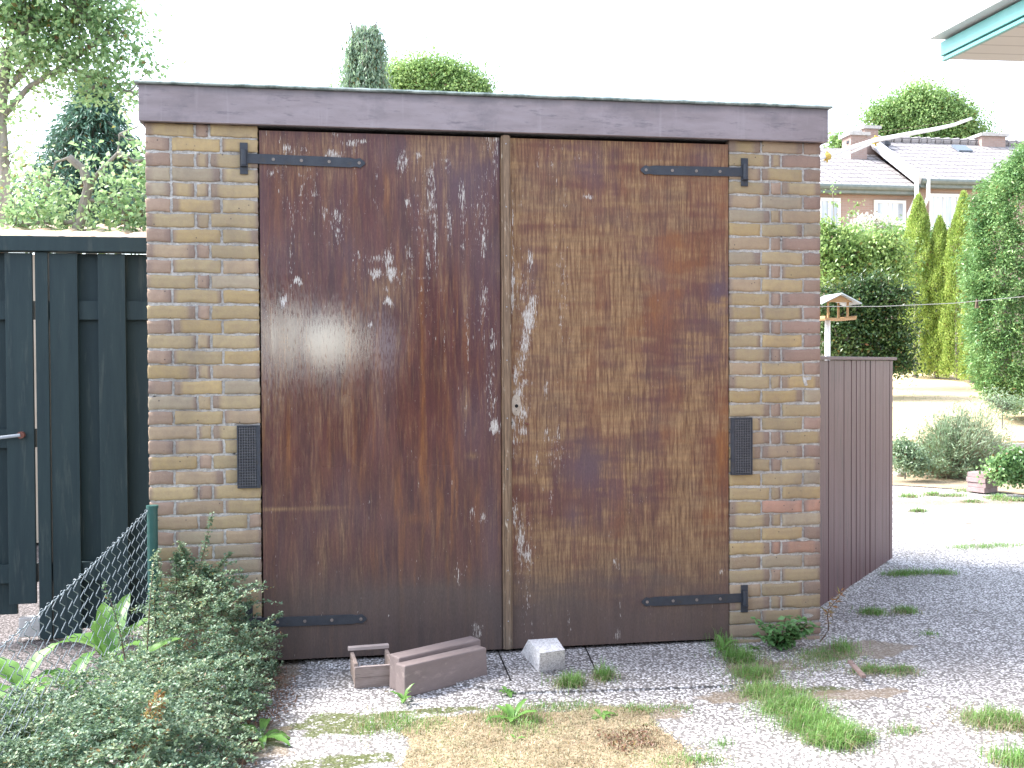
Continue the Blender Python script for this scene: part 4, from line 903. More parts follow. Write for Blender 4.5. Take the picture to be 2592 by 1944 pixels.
# ------------------------------------------------------------------ shrub at the bottom left
def cotoneaster():
    t = thing('cotoneaster_shrub', 'spreading small leaved dark green shrub at the foot of the left brick pier', 'shrub', (.15, -.6, 0))
    P = []; Dd = []; b = MB()
    def H(x, y):
        h = .255 + .05*math.sin(x*9+y*5)+.03*math.sin(y*13)
        h += .13*math.exp(-((y+.16)/.22)**2)*math.exp(-((x-.27)/.12)**2)
        h += .06*math.exp(-((y+.16)/.3)**2)
        xr = .50 if y > -.55 else .50-(-.55-y)*.10
        e = min(1, max(0, (xr-x)/.16)); h *= math.sqrt(e) if e > 0 else 0
        if x < .02: h *= .75 if y < -.8 else .35*max(0, 1-(y+.8)*1.6)
        return h
    # arching branches
    cnt = 0
    while cnt < 3600:
        x = random.uniform(-.55, .5); y = random.uniform(-2.1, -.03); h = H(x, y)
        if h < .03: continue
        cnt += 1
        az = random.uniform(0, 6.28); L = random.uniform(.06, .16); z0 = h*(1-random.random()**1.6*.75)-.03
        pts = []; p = np.array([x, y, z0]); el = random.uniform(.1, .9)
        for k in range(7):
            pts.append(p.copy()); p = p+np.array([math.cos(az)*math.cos(el), math.sin(az)*math.cos(el)*.8, math.sin(el)])*L/6; el -= .16; az += random.uniform(-.15, .15)
            if p[0] > .54 or p[1] > -.02: break
        if len(pts) < 3: continue
        (b.tube(pts, np.linspace(.0012, .0005, len(pts)), 3, cap=False) if cnt % 3 == 0 else None)
        pts = np.array(pts); m_ = int(L*330)
        for q in range(m_):
            k = random.uniform(0, len(pts)-1.01); j = int(k); P.append(pts[j]+(pts[j+1]-pts[j])*(k-j)+rs.normal(size=3)*.004); a = random.uniform(0, 6.28); Dd.append([math.cos(a), math.sin(a), .4])
    # long leaders
    for (bx, tp, r) in (((.18, -.12, .3), (460, 1108), 3), ((.2, -.14, .35), (385, 1170), 4), ((.16, -.12, .3), (400, 1190), 6), ((.12, -.12, .3), (380, 1195), 7), ((.22, -.12, .3), (500, 1195), 1.5), ((.30, -.14, .25), (440, 1230), 7), ((.1, -.14, .2), (340, 1185), 2.5), ((.30, -.16, .2), (470, 1290), 7), ((.06, -.2, .2), (345, 1240), 4), ((.33, -.2, .15), (545, 1300), 4), ((.38, -.25, .12), (612, 1325), 3), ((.38, -.25, .1), (618, 1375), 3.5), ((.3, -.4, .1), (250, 1215) if False else (585, 1440), 4), ((.08, -.5, .2), (335, 1195), 1.5), ((.05, -.7, .2), (222, 1260), 1)):
        e = Y(tp[0], tp[1], bx[1]-.0); bx = np.array(bx); mid = (bx+e)/2+np.array([random.uniform(-.03, .03), -.02, .04]); pts = np.array([(1-u)**2*bx+2*u*(1-u)*mid+u*u*e for u in np.linspace(0, 1, 14)])
        b.tube(pts, np.linspace(.003, .0008, 14), 4)
        m_ = int(90+r*50)
        for q in range(m_):
            u = random.uniform(.05, 1)*12.9; j = int(u); P.append(pts[j]+(pts[j+1]-pts[j])*(u-j)+rs.normal(size=3)*.0035*(r*(1-u/14)+1)*np.array([1, .6, 1])); a = random.uniform(0, 6.28); Dd.append([math.cos(a), math.sin(a), .4])
    P = np.array(P); 
    b.build('twigs', M_twig, t)
    leafobj('foliage', P, rs.uniform(.009, .017, len(P)), rs.uniform(.007, .011, len(P)), G_cot, t, dirs=np.array(Dd), nrm_up=.8)
    # dark litter and inner mass below keeps the soil from showing through
    put(t)
cotoneaster()
# broad leaves behind the wire
def px_leafy(lst, lab, base):
    return leafy(0, 0, lab, lst, base=base)
leafy(0, 0, 'tall broad leaved dock behind the chain link, nearest the green post', [(1.3, .34, .09, 1.35), (.4, .30, .08, 1.25), (2.6, .28, .09, 1.1), (3.6, .26, .08, 1.2), (-.5, .26, .07, 1.1), (1.9, .32, .09, 1.45), (5.2, .22, .06, .9), (2.2, .24, .08, 1.2)], base=tuple(G(235, 1440, 0)), cat='plant', nm='dock_plant')
leafy(0, 0, 'dock with one large upright leaf seen through the wire', [(.15, .36, .11, 1.2), (2.9, .16, .06, .8), (4.0, .2, .06, .8)], base=(-.06, -.45, 0), cat='plant', nm='dock_plant')
leafy(0, 0, 'bright dock cut by the left edge of the view, seen through the wire', [(2.4, .22, .08, 1.0), (.8, .24, .08, 1.2), (3.3, .22, .07, 1.0), (.1, .2, .07, .9), (4.6, .2, .07, .8), (5.4, .18, .06, 1.1)], base=tuple(G(45, 1500, 0)), cat='plant', nm='dock_plant')
leafy(0, 0, 'low dock group on the gravel behind the shrub', [(2.4, .22, .07, .9), (3.3, .24, .07, 1.0), (1.2, .22, .065, 1.1), (.2, .18, .06, .8), (4.4, .22, .07, .8), (5.4, .2, .06, .7)], base=(-.33, -.62, 0), cat='plant', nm='dock_plant')
leafy(0, 0, 'second dock in front of the gate foot', [(2.4, .20, .07, 1.1), (3.3, .2, .06, 1.0), (1.2, .22, .065, 1.2), (.2, .2, .07, .9), (5.0, .2, .06, .9)], base=(-.24, -.30, 0), cat='plant', nm='dock_plant')
leafy(0, 0, 'small dock between the wire and the shrub front', [(2.4, .16, .05, .9), (3.6, .18, .05, .7), (1.0, .18, .055, 1.1), (.2, .15, .05, .9)], base=(-.22, -1.05, 0), cat='plant', nm='dock_plant')
# curled brown fern frond
def frond():
    b0 = G(268, 1700, .10); t = thing('brown_fern', 'curled orange brown fern frond in front of the dark shrub', 'fern', b0)
    e = G(345, 1500, .30); e = np.array([b0[0]+.085, b0[1]+.10, .335]); pts = [b0+(e-b0)*u+np.array([0, 0, .02*math.sin(u*3.1)]) for u in np.linspace(0, 1, 16)]
    b = MB(); b.tube(pts, np.linspace(.003, .001, 16), 5); b.build('stem', M_twig, t)
    P = []; Dd = []
    for i in range(15):
        u = i/15; L = .075*(1-u*.85)
        for s_ in (-1, 1):
            az = 1.0+s_*1.4; d = np.array([math.cos(az), math.sin(az)*.6, -.12 if s_ > 0 else .1])
            for k in range(12): P.append(pts[i+0]+d*L*k/12+np.array([0, 0, -.012*(k/12)**2])); Dd.append(d+np.array([0, 0, (-1)**k*.9]))
    n_ = len(P); leafobj('fronds', np.array(P), .014, .0055, G_fern, t, dirs=np.array(Dd)); put(t)
frond()

# ------------------------------------------------------------------ trees
def branchy(b, p0, p1, r0, r1, wob=.08, seg=6, n=7):
    p0 = np.array(p0, float); p1 = np.array(p1, float); L = np.linalg.norm(p1-p0); pts = []
    o = rs.normal(size=3)*wob*L; o2_ = rs.normal(size=3)*wob*L
    for i in range(n+1):
        u = i/n; pts.append(p0+(p1-p0)*u+o*math.sin(math.pi*u)+o2_*math.sin(2*math.pi*u)*.5)
    b.tube(pts, np.linspace(r0, r1, n+1), seg); return pts
def tree(name, lab, cat, dep, blobs, dens, L, W, mat, trunks, group=None, spread=.8, nclu=60, cr=.25, bark=None, trans=None, base=None, droop=0, twigs=True):
    """blobs: photo centre and radius of each foliage mass, at depth dep"""
    k = dep/2205
    bs = base if base is not None else D(trunks[0][0][0][0], trunks[0][0][0][1], dep)
    t = thing(name, lab, cat, (bs[0], bs[1], 0), group)
    b = MB(); tips = []
    for (pts, r) in trunks:
        q = [D(x, y, dep+(w_[0] if w_ else 0)) for (x, y, *w_) in pts]
        for a, c in zip(q[:-1], q[1:]): pass
        b.tube(q, np.linspace(r, r*.55, len(q)), 8); tips += q
    tips = np.array(tips); P = []
    sat = []
    for (x, y, rr, *dd_) in blobs:
        if rr > 12 and 'fruit' not in lab:
            for q_ in range(4): a_ = random.uniform(-.3, math.pi+.3); f_ = random.uniform(.16, .34); sat.append((x+math.cos(a_)*rr*.98, y-math.sin(a_)*rr*.98, rr*f_, *dd_))
    for (x, y, rr, *dd_) in list(blobs)+sat:
        c = D(x, y, dep+(dd_[0] if dd_ else 0)); R_ = rr*k
        nc = max(2, int(nclu*(rr/60)**2)); 
        cc = unit(rs.normal(size=(nc, 3)))*(rs.rand(nc, 1)**.45)*R_*rs.uniform(.8, 1.22, (nc, 1))*np.array([1, spread, 1]) + c
        for q in cc:
            if twigs and rs.rand() < .45:
                j = np.argmin(((tips-q)**2).sum(1)); branchy(b, tips[j], q, .012*dep/9, .003*dep/9, .10, 4, 5)
            m_ = int(dens*rs.uniform(.4, 1.5)); s_ = cr*rs.uniform(.5, 1.2)
            P.append(q + rs.normal(size=(m_, 3))*s_*np.array([1, 1, .7]))
    b.build('trunk', bark or M_bark, t)
    P = np.concatenate(P); leafobj('crown', P, rs.uniform(.6, 1.2, len(P))*L, W, mat, t, droop=droop); put(t)
    return t
TG = 'garden trees behind the green fence'
tree('apple_tree', 'pale trunked fruit tree at the left edge with bright leaves up to the top', 'tree', 9.0,
     [(10, 40, 60), (70, 30, 55), (130, 50, 60), (200, 30, 55), (250, 70, 45), (150, 110, 55), (70, 120, 50), (15, 140, 40), (225, 140, 50), (285, 110, 26), (195, 190, 38), (260, 190, 32), (290, 205, 22), (115, 175, 35), (20, 245, 26), (330, 150, 8), (0, -40, 90), (150, -40, 100), (270, 20, 30), (30, 330, 24), (10, 200, 25)],
     29, .058, .036, G_apple, [([(-5, 930), (-2, 700), (2, 500), (8, 380), (0, 250), (14, 120), (60, 60)], .075), ([(0, 260), (60, 190), (140, 140), (210, 90)], .03), ([(10, 200), (90, 110), (180, 40)], .03), ([(140, 140), (220, 180), (270, 200)], .015)], TG, nclu=27, cr=.13)
tree('apple_tree', 'leaning slender trunked fruit tree with low leaves just above the fence', 'tree', 8.2,
     [(50, 450, 34), (110, 470, 34), (40, 490, 26), (130, 420, 26), (230, 450, 36), (285, 470, 32), (300, 420, 26), (240, 390, 22), (280, 350, 22), (305, 310, 18), (190, 360, 20), (100, 390, 18), (210, 500, 26), (160, 500, 20), (320, 380, 24), (315, 450, 24), (320, 250, 10), (50, 390, 18), (80, 500, 24), (340, 500, 30)],
     24, .054, .034, G_apple, [([(150, 900), (158, 560), (166, 500), (180, 450), (192, 400), (178, 365), (150, 340)], .055), ([(192, 400), (215, 370), (255, 330), (258, 290)], .02), ([(180, 430), (250, 440), (318, 470)], .018), ([(255, 330), (290, 350), (318, 345)], .022), ([(150, 340), (120, 350), (105, 400)], .012), ([(270, 500), (275, 470), (250, 440)], .02), ([(160, 480), (90, 480), (30, 490)], .02)], TG, nclu=34, cr=.11)
def conifer():
    dep = 13.5; k = dep/2205; t = thing('spruce_tree', 'dark blue green spruce between the two fruit trees', 'tree', D(185, 700, dep)*np.array([1, 1, 0]), TG)
    b = MB(); top = D(205, 150, dep); bot = D(185, 700, dep); bot[2] = 0; b.tube([bot, (bot+top)/2, top], [.12, .08, .02], 8)
    P = []; Dd = []
    for i in range(400):
        u = rs.rand(); y = 165+u*330; R_ = (20+128*min(1, u*1.6))*k*rs.uniform(.7, 1.1); az = rs.rand()*6.28
        c = D(205-u*20, y, dep); e = np.array([math.cos(az), math.sin(az), 0])
        pts = [c+e*R_*s_+np.array([0, 0, -.30*R_*s_**2+.0]) for s_ in np.linspace(0, 1, 8)]; b.tube(pts, np.linspace(.012, .004, 8), 3, cap=False)
        for j in range(60):
            s_ = rs.uniform(.25, 1); q = c+e*R_*s_+np.array([0, 0, -.30*R_*s_**2]); P.append(q+rs.normal(size=3)*np.array([.05, .05, .05])); Dd.append(e*.8+rs.normal(size=3)*.4+np.array([0, 0, -.7]))
    b.build('trunk', M_bark, t); leafobj('crown', np.array(P), rs.uniform(.06, .14, len(P)), .022, G_dark, t, dirs=np.array(Dd)); put(t)
conifer()
tree('background_tree', 'hazy green tree mass low behind the spruce and fruit trees', 'tree', 19,
     [(30, 470, 60), (120, 480, 55), (230, 480, 60), (310, 470, 50), (330, 400, 40), (20, 400, 40), (280, 420, 45), (150, 430, 40)], 22, .12, .07, G_round, [([(150, 800), (150, 600), (160, 480), (170, 420)], .15), ([(150, 560), (60, 480), (30, 440)], .06), ([(150, 560), (250, 480), (300, 430)], .06)], TG, nclu=34, cr=.3)
def weeping():
    dep = 25; k = dep/2205; t = thing('weeping_conifer', 'tall blue green weeping conifer above the garage roof', 'tree', D(790, 900, dep)*np.array([1, 1, 0]))
    b = MB(); q = [D(795, 1000, dep), D(795, 300, dep), D(788, 120, dep), D(785, 55, dep)]; q[0][2] = 0; b.tube(q, [.25, .15, .06, .02], 8)
    for pp in ([(785, 110), (810, 60), (815, 42), (824, 50)], [(785, 110), (762, 70), (757, 48), (750, 60)], [(787, 140), (815, 95), (828, 85), (838, 100)]): b.tube([D(x, y, dep) for x, y in pp], [.05, .035, .02, .01], 6)
    P = []; Dd = []
    def width(y): return np.interp(y, [40, 60, 110, 150, 185, 300], [20, 34, 44, 48, 58, 70])
    for i in range(300):
        y = 42+rs.rand()**.8*240
        hw = width(y); dx = rs.uniform(-1, 1)
        if y < 110 and rs.rand() < .45: dx = random.choice([-.75, 0, .78])+rs.normal()*.13
        x = 790+dx*hw*.88; c = D(x, y, dep+rs.uniform(-1, 1)*hw*k*.8*math.sqrt(max(0, 1-dx*dx*.8))); L = rs.uniform(.25, .75)
        b.tube([c, c+np.array([rs.normal()*.04, rs.normal()*.04, -L])], .008, 3, cap=False)
        n_ = int(L*100); s_ = rs.rand(n_, 1); sp_ = .10*(.4+s_); P.append(c+s_*np.array([[0, 0, -L]])+rs.normal(size=(n_, 3))*sp_*np.array([1, 1, .4])); Dd.append(np.tile([0, 0, -1.0], (n_, 1)))
    b.build('trunk', M_bark, t); leafobj('crown', np.concatenate(P), .11, .045, G_weep, t, dirs=np.concatenate(Dd)); put(t)
weeping()
tree('round_tree', 'light green broad tree right of the weeping conifer above the roof', 'tree', 45, [(870, 165, 26), (905, 158, 25), (940, 160, 27), (975, 168, 26), (1010, 180, 24), (1032, 192, 14), (900, 200, 40), (960, 205, 40), (1010, 215, 30), (855, 190, 25), (740, 182, 7), (950, 260, 60)],
     95, .15, .09, G_round, [([(940, 700), (940, 400), (935, 240)], .3), ([(940, 300), (990, 220)], .15), ([(940, 300), (890, 210)], .15)], nclu=110, cr=.42)
tree('round_tree', 'large light green rounded tree behind the house roof', 'tree', 52, [(1990, 225, 32), (1955, 240, 30), (2030, 235, 34), (1915, 245, 20), (1900, 270, 20), (2065, 262, 30), (2095, 285, 20), (1990, 275, 50), (2040, 290, 45), (1930, 290, 35), (2100, 310, 20), (1990, 208, 16), (2050, 222, 12), (1985, 350, 60)],
     95, .16, .10, G_round, [([(2000, 760), (2000, 460), (1995, 290)], .35), ([(2000, 340), (2060, 270)], .15), ([(2000, 340), (1930, 260)], .15)], nclu=110, cr=.48)
tree('small_tree', 'tiny tuft of a far tree peeping over the left roof', 'tree', 60, [(1808, 305, 12), (1812, 318, 16)], 30, .25, .15, G_round, [([(1810, 700), (1810, 320)], .2)], nclu=160, cr=.35)

def thuja(pxc, top, bot, hw, dep, lab, mat, L=.055, nl=26000, lean=0, group='slim golden conifers in a row'):
    k = dep/2205; base = D(pxc, bot, dep); tp = D(pxc+lean, top, dep); H = tp[2]-base[2]; t = thing('thuja', lab, 'conifer', base, group)
    b = MB(); b.tube([base-[0, 0, .1], base+[0, 0, H*.6], tp-[0, 0, .1]], [.05, .03, .008], 6); b.build('trunk', M_bark, t)
    n = nl; u = rs.rand(n)**.85; prof = np.interp(u, [0, .05, .25, .6, .85, .95, 1], [.85, 1., 1., .86, .52, .26, .03])*hw*k
    az = rs.rand(n)*6.28; r = (.62+.42*rs.rand(n)**.5)
    lump = 1+.13*np.sin(az*3+u*17)+.10*np.sin(az*5-u*31+pxc)
    c = base+np.outer(u, tp-base)
    P = c+np.stack([np.cos(az)*prof*r*lump, np.sin(az)*prof*r*lump, rs.normal(size=n)*.02], 1)
    Dd = np.stack([np.cos(az)*.5, np.sin(az)*.5, np.full(n, 1.0)], 1)
    leafobj('crown', P, rs.uniform(.6, 1.2, n)*L, L*.4, mat, t, dirs=Dd, nrm_up=0); put(t)
thuja(1978, 425, 808, 38, 20.8, 'leftmost and tall slim golden conifer in the row', G_thuja, lean=6)
thuja(2024, 472, 812, 31, 20.6, 'shorter slim golden conifer, second from the left in the row', G_thuja, lean=6)
thuja(2068, 418, 815, 37, 20.2, 'tallest slim golden conifer, third from the left in the row', G_thuja, lean=14)
thuja(2100, 545, 820, 24, 19.6, 'lowest golden conifer squeezed against the big green hedge', G_thuja, lean=4)
def bigthuja():
    dep = 14.6; k = dep/2205; base = D(2250, 872, dep); t = thing('thuja_hedge', 'big dark green conifer hedge at the right edge of the view', 'hedge', base)
    b = MB()
    for dx in (-70, 20, 110): b.tube([D(2240+dx, 880, dep), D(2240+dx, 480, dep+.1)], [.07, .02], 6)
    b.build('trunk', M_bark, t)
    n = 130000; u = rs.rand(n)
    yy = 880-u*(880-290); lft = np.interp(yy, [300, 330, 420, 520, 620, 800, 850, 880], [2262, 2215, 2128, 2112, 2098, 2112, 2140, 2185]); rgt = np.full(n, 2420.)
    cx = (lft+rgt)/2; hw = (rgt-lft)/2; az = rs.rand(n)*6.28; r = .80+.22*rs.rand(n)**.6; lump = 1+.04*np.sin(az*9+u*23)+.04*np.sin(az*13-u*37)+.03*np.sin(az*31+u*60)
    x = cx+np.cos(az)*hw*r*lump; dy = np.sin(az)*hw*k*.7*r*lump
    P = np.array([D(a, b_, dep+c) for a, b_, c in zip(x, yy+rs.normal(size=n)*4, dy)])
    nc = 3200; ci = rs.choice(n, nc, False); rep = 42; out = np.stack([np.cos(az), np.sin(az), np.full(n, .15)], 1)[ci]
    gr = rs.rand(nc, 1, 1)**.5; P = P[ci][:, None, :] + out[:, None, :]*(.16*gr*rs.rand(nc, rep, 1)) + rs.normal(size=(nc, rep, 3))*np.array([.045, .045, .05]); P = P.reshape(-1, 3)
    az = np.repeat(az[ci], rep); n = len(P); Dd = np.stack([np.cos(az)*.6, np.sin(az)*.6, np.full(n, .0)], 1)
    leafobj('crown', P, rs.uniform(.6, 1.3, n)*.06, .022, G_big, t, dirs=Dd, nrm_up=0, droop=.2); put(t)
bigthuja()
SG = 'shrubs behind the brown board fence'
tree('leafy_shrub', 'pale green feathery shrub behind the bird table', 'shrub', 19, [(1790, 545, 40), (1840, 540, 36), (1885, 545, 34), (1925, 540, 30), (1800, 590, 40), (1930, 590, 25), (1850, 590, 40), (1780, 500, 14), (1900, 590, 30)], 44, .09, .045, G_shrub, [([(1850, 800), (1845, 640), (1850, 560)], .06), ([(1850, 660), (1900, 570)], .03), ([(1850, 660), (1800, 560)], .03)], SG, nclu=80, cr=.16, base=D(1850, 800, 19))
tree('leafy_shrub', 'dark green dense shrub beneath the feathery one', 'shrub', 17.5, [(1800, 660, 34), (1850, 650, 40), (1900, 640, 38), (1935, 650, 26), (1860, 710, 45), (1910, 720, 42), (1800, 720, 40), (1940, 740, 24), (1950, 790, 22), (1900, 780, 40), (1830, 770, 40)], 50, .07, .04, leafmat('dense_shrub_leaves', [(0., (.012, .04, .014)), (.55, (.045, .095, .03)), (1., (.14, .20, .07))], .25), [([(1870, 810), (1870, 740), (1880, 660)], .05)], SG, nclu=80, cr=.15, base=D(1870, 812, 17.5))
tree('leafy_shrub', 'low shrub line in front of the far house windows', 'shrub', 24, [(1800, 520, 12), (1850, 515, 14), (1890, 512, 12), (1930, 515, 14), (1965, 530, 18), (2020, 520, 14), (2060, 600, 34), (2020, 640, 40), (1960, 640, 40)], 40, .10, .06, G_big, [([(1960, 800), (1950, 560)], .05)], SG, nclu=100, cr=.2, base=D(1960, 800, 24))
tree('climbing_shrub', 'thin branched climber in front of the left house window', 'shrub', 23, [(1798, 412, 6), (1800, 440, 5), (1806, 470, 7), (1850, 440, 4), (1840, 460, 4)], 9, .09, .05, G_round, [([(1803, 700), (1803, 500), (1798, 405)], .015), ([(1803, 520), (1835, 470), (1850, 435)], .01)], SG, nclu=120, cr=.10, base=D(1803, 800, 23))
def lavender():
    dep = 11.2; base = D(2062, 1000, dep); base[2] = .02; t = thing('lavender_bush', 'large wispy grey green bush on the edge of the dry lawn', 'bush', base)
    b = MB(); P = []; Dd = []; k = dep/2205
    for i in range(900):
        az = rs.rand()*6.28; el = rs.uniform(.12, 1.5); L = rs.uniform(.55, 1.0)*(.80+.10*math.cos(az))*.98
        e = np.array([math.cos(az)*math.cos(el)*.88, math.sin(az)*math.cos(el)*.7, math.sin(el)*.98]); bs = base+np.array([rs.normal()*.12, rs.normal()*.08, 0])
        pts = [bs+e*L*s_+np.array([0, 0, -.10*L*s_**2*math.cos(el)]) for s_ in np.linspace(0, 1, 6)]; b.tube(pts, np.linspace(.003, .0015, 6), 3, cap=False)
        for j in range(20):
            s_ = 1-abs(rs.normal())*.33
            if s_ < .2: continue
            P.append(bs+e*L*s_+np.array([0, 0, -.10*L*s_**2*math.cos(el)])+rs.normal(size=3)*.022); Dd.append(e+rs.normal(size=3)*.25)
    b.build('stems', painted('straw_stems', (.25, .19, .13), (.36, .29, .2), 10, .8), t); leafobj('foliage', np.array(P), rs.uniform(.03, .07, len(P)), .010, G_lav, t, dirs=np.array(Dd), nrm_up=0); put(t)
lavender()
BG = 'low plants along the flower bed'
tree('low_plant', 'dark leafy plant in front of the stacked pavers', 'plant', 9.6, [(2178, 1008, 22), (2160, 1022, 15), (2200, 1015, 26), (2225, 1010, 30)], 60, .045, .03, G_big, [([(2185, 1045), (2185, 1010)], .01)], BG, nclu=90, cr=.06, base=D(2185, 1045, 9.6))
tree('low_plant', 'grey green low plant beside the end of the brown board fence', 'plant', 10.8, [(1945, 990, 22), (1970, 998, 20), (1950, 968, 14), (1985, 1010, 14)], 55, .04, .02, G_lav, [([(1955, 1035), (1955, 990)], .01)], BG, nclu=90, cr=.07, base=D(1955, 1030, 10.8))
tree('low_plant', 'sparse silvery plant at the foot of the big hedge', 'plant', 12.2, [(2150, 870, 18), (2170, 880, 18), (2190, 885, 20), (2140, 890, 10)], 30, .05, .012, G_lav, [([(2165, 925), (2165, 880)], .01)], BG, nclu=80, cr=.09, base=D(2165, 925, 12.2))
# grass strands on the far lawn edge
n_ = 5000; X_ = rs.uniform(3, 11, n_); Y_ = 7.75-(X_-7)*.28+rs.rand(n_)**1.6*7+.1
Pl = np.stack([X_, Y_, [hz(a, b_)+.01 for a, b_ in zip(X_, Y_)]], 1)
tag(bladeobj('lawn_grass', Pl, rs.uniform(.02, .05, n_), .006, G_dgrass, lean=1.0), 'sun bleached blades of the sloping lawn beyond the bush', 'grass', kind='stuff')
# stacked pavers
pv = G(2120, 1040); pv = D(2121, 1040, 9.9); pv[2] = 0
PG = 'pavers stacked by the flower bed'
M_pv = painted('purple_paver', (.24, .17, .17), (.33, .25, .25), 12, .85, bump=.4)
for i, lb in enumerate(['bottom paver of the small stack at the flower bed', 'second paver from the bottom of the small stack', 'third paver from the bottom of the small stack', 'top paver of the small stack at the flower bed']):
    b = MB(); b.box((0, 0, 0), (.20, .20, .046)); o = b.build('paver', M_pv, bevel=.003); o.location = (pv[0]+.01*(i % 2), pv[1], .024+i*.0475); o.rotation_euler = (0, 0, .35+.03*i); tag(o, lb, 'paver', PG)

# bird table
def birdtable():
    dep = 8.3; k = dep/2205; c = D(1800, 690, dep); t = thing('bird_table', 'wooden bird table with pale gable roof on a white pole', 'bird table', (c[0], c[1], 0)); t.rotation_euler = (0, 0, 0)
    x0, y0, z0 = c; wd = 70*k
    wood = painted('orange_wood', (.40, .22, .09), (.5, .3, .14), 12, .7); rf_ = painted('pale_felt', (.5, .55, .55), (.6, .65, .64), 10, .6)
    b = MB(); b.box((x0, y0, z0), (wd, wd, .014)); 
    for sx in (-1, 1): b.box((x0+sx*wd/2, y0, z0+.012), (.008, wd, .022)); 
    b.build('tray', wood, t)
    for sx in (-1, 1):
        for s_y in (-1, 1): b = MB(); b.box2((x0+sx*wd*.32-.007, y0+s_y*wd*.3-.007, z0+.007), (x0+sx*wd*.32+.007, y0+s_y*wd*.3+.007, z0+.14)); b.build('post', wood, t)
    b = MB(); e = 44*k; zt_ = z0+.205; zl = z0+.125
    for sx in (-1, 1):
        b.prism([(x0, zt_), (x0+sx*e, zl), (x0+sx*e, zl-.008), (x0, zt_-.010)], 1, y0-wd*.6, y0+wd*.6)
    b.build('roof', rf_, t); b = MB(); b.prism([(x0-e*.7, zl+.008), (x0+e*.7, zl+.008), (x0, zt_-.014)], 1, y0-wd*.42, y0-wd*.40); b.build('gable', wood, t)
    px_ = D(1787, 720, dep)[0]; b = MB(); b.tube([(px_, y0, -.03), (px_, y0, z0-.008)], .022, 12); b.build('pole', M_white, t); put(t)
birdtable()
# clothes line and peg
ln = MB(); q = [D(1760, 662, 5.2), D(1900, 662, 5.8), D(2060, 655, 6.4), D(2300, 632, 7.4)]; ln.tube(q, .0022, 5)
tag(ln.build('clothes_line', painted('grey_cord', (.45, .43, .38), (.55, .52, .46), 30, .7)), 'thin pale cord running right from behind the garage across the hedge', 'cord')
pg = D(2110, 652, 6.6); b = MB(); b.box((pg[0]-.004, pg[1], pg[2]-.012), (.006, .012, .06), ry=.15); b.box((pg[0]+.005, pg[1], pg[2]-.012), (.006, .012, .06), ry=-.1); tag(b.build('clothes_peg', M_twig), 'wooden clothes peg on the pale cord', 'peg')
# white bent tube with yellow ties
ar = thing('bent_pole', 'white curved pole with yellow ties sticking out beyond the garage roof corner', 'pole', D(1786, 338, 6.0))
q = [D(x, y, 6.0+i*.1) for i, (x, y) in enumerate([(1700, 362), (1783, 338), (1830, 322), (1890, 303), (1960, 290), (2020, 279), (2060, 270), (2098, 256)])]
b = MB(); b.tube(q, [.014]*5+[.013, .011, .009], 10); b.build('tube', M_white, ar, smooth=True)
b = MB(); q2 = [D(x, y, 6.02+i*.1) for i, (x, y) in enumerate([(1700, 372), (1786, 345), (1835, 331), (1880, 312)])]; b.tube(q2, .006, 8); b.build('thin_rod', M_white, ar)
ye = painted('yellow_tape', (.45, .28, .05), (.55, .38, .08), 30, .6)
for (x, y, d_) in ((1786, 339, 6.1), (1891, 304, 6.32)): b = MB(); a = D(x-5, y+1, d_); c = D(x+5, y-2, d_+.01); b.tube([a, c], .022, 10); b.tube([D(x, y-12, d_), D(x+1, y+12, d_)], .006, 6); b.build('tie', ye, ar)
b = MB(); b.tube([D(1780, 336, 6.1), D(1900, 285, 6.4), D(2098, 256, 6.8)], .0012, 4); b.build('thin_wire', M_twig, ar); put(ar)

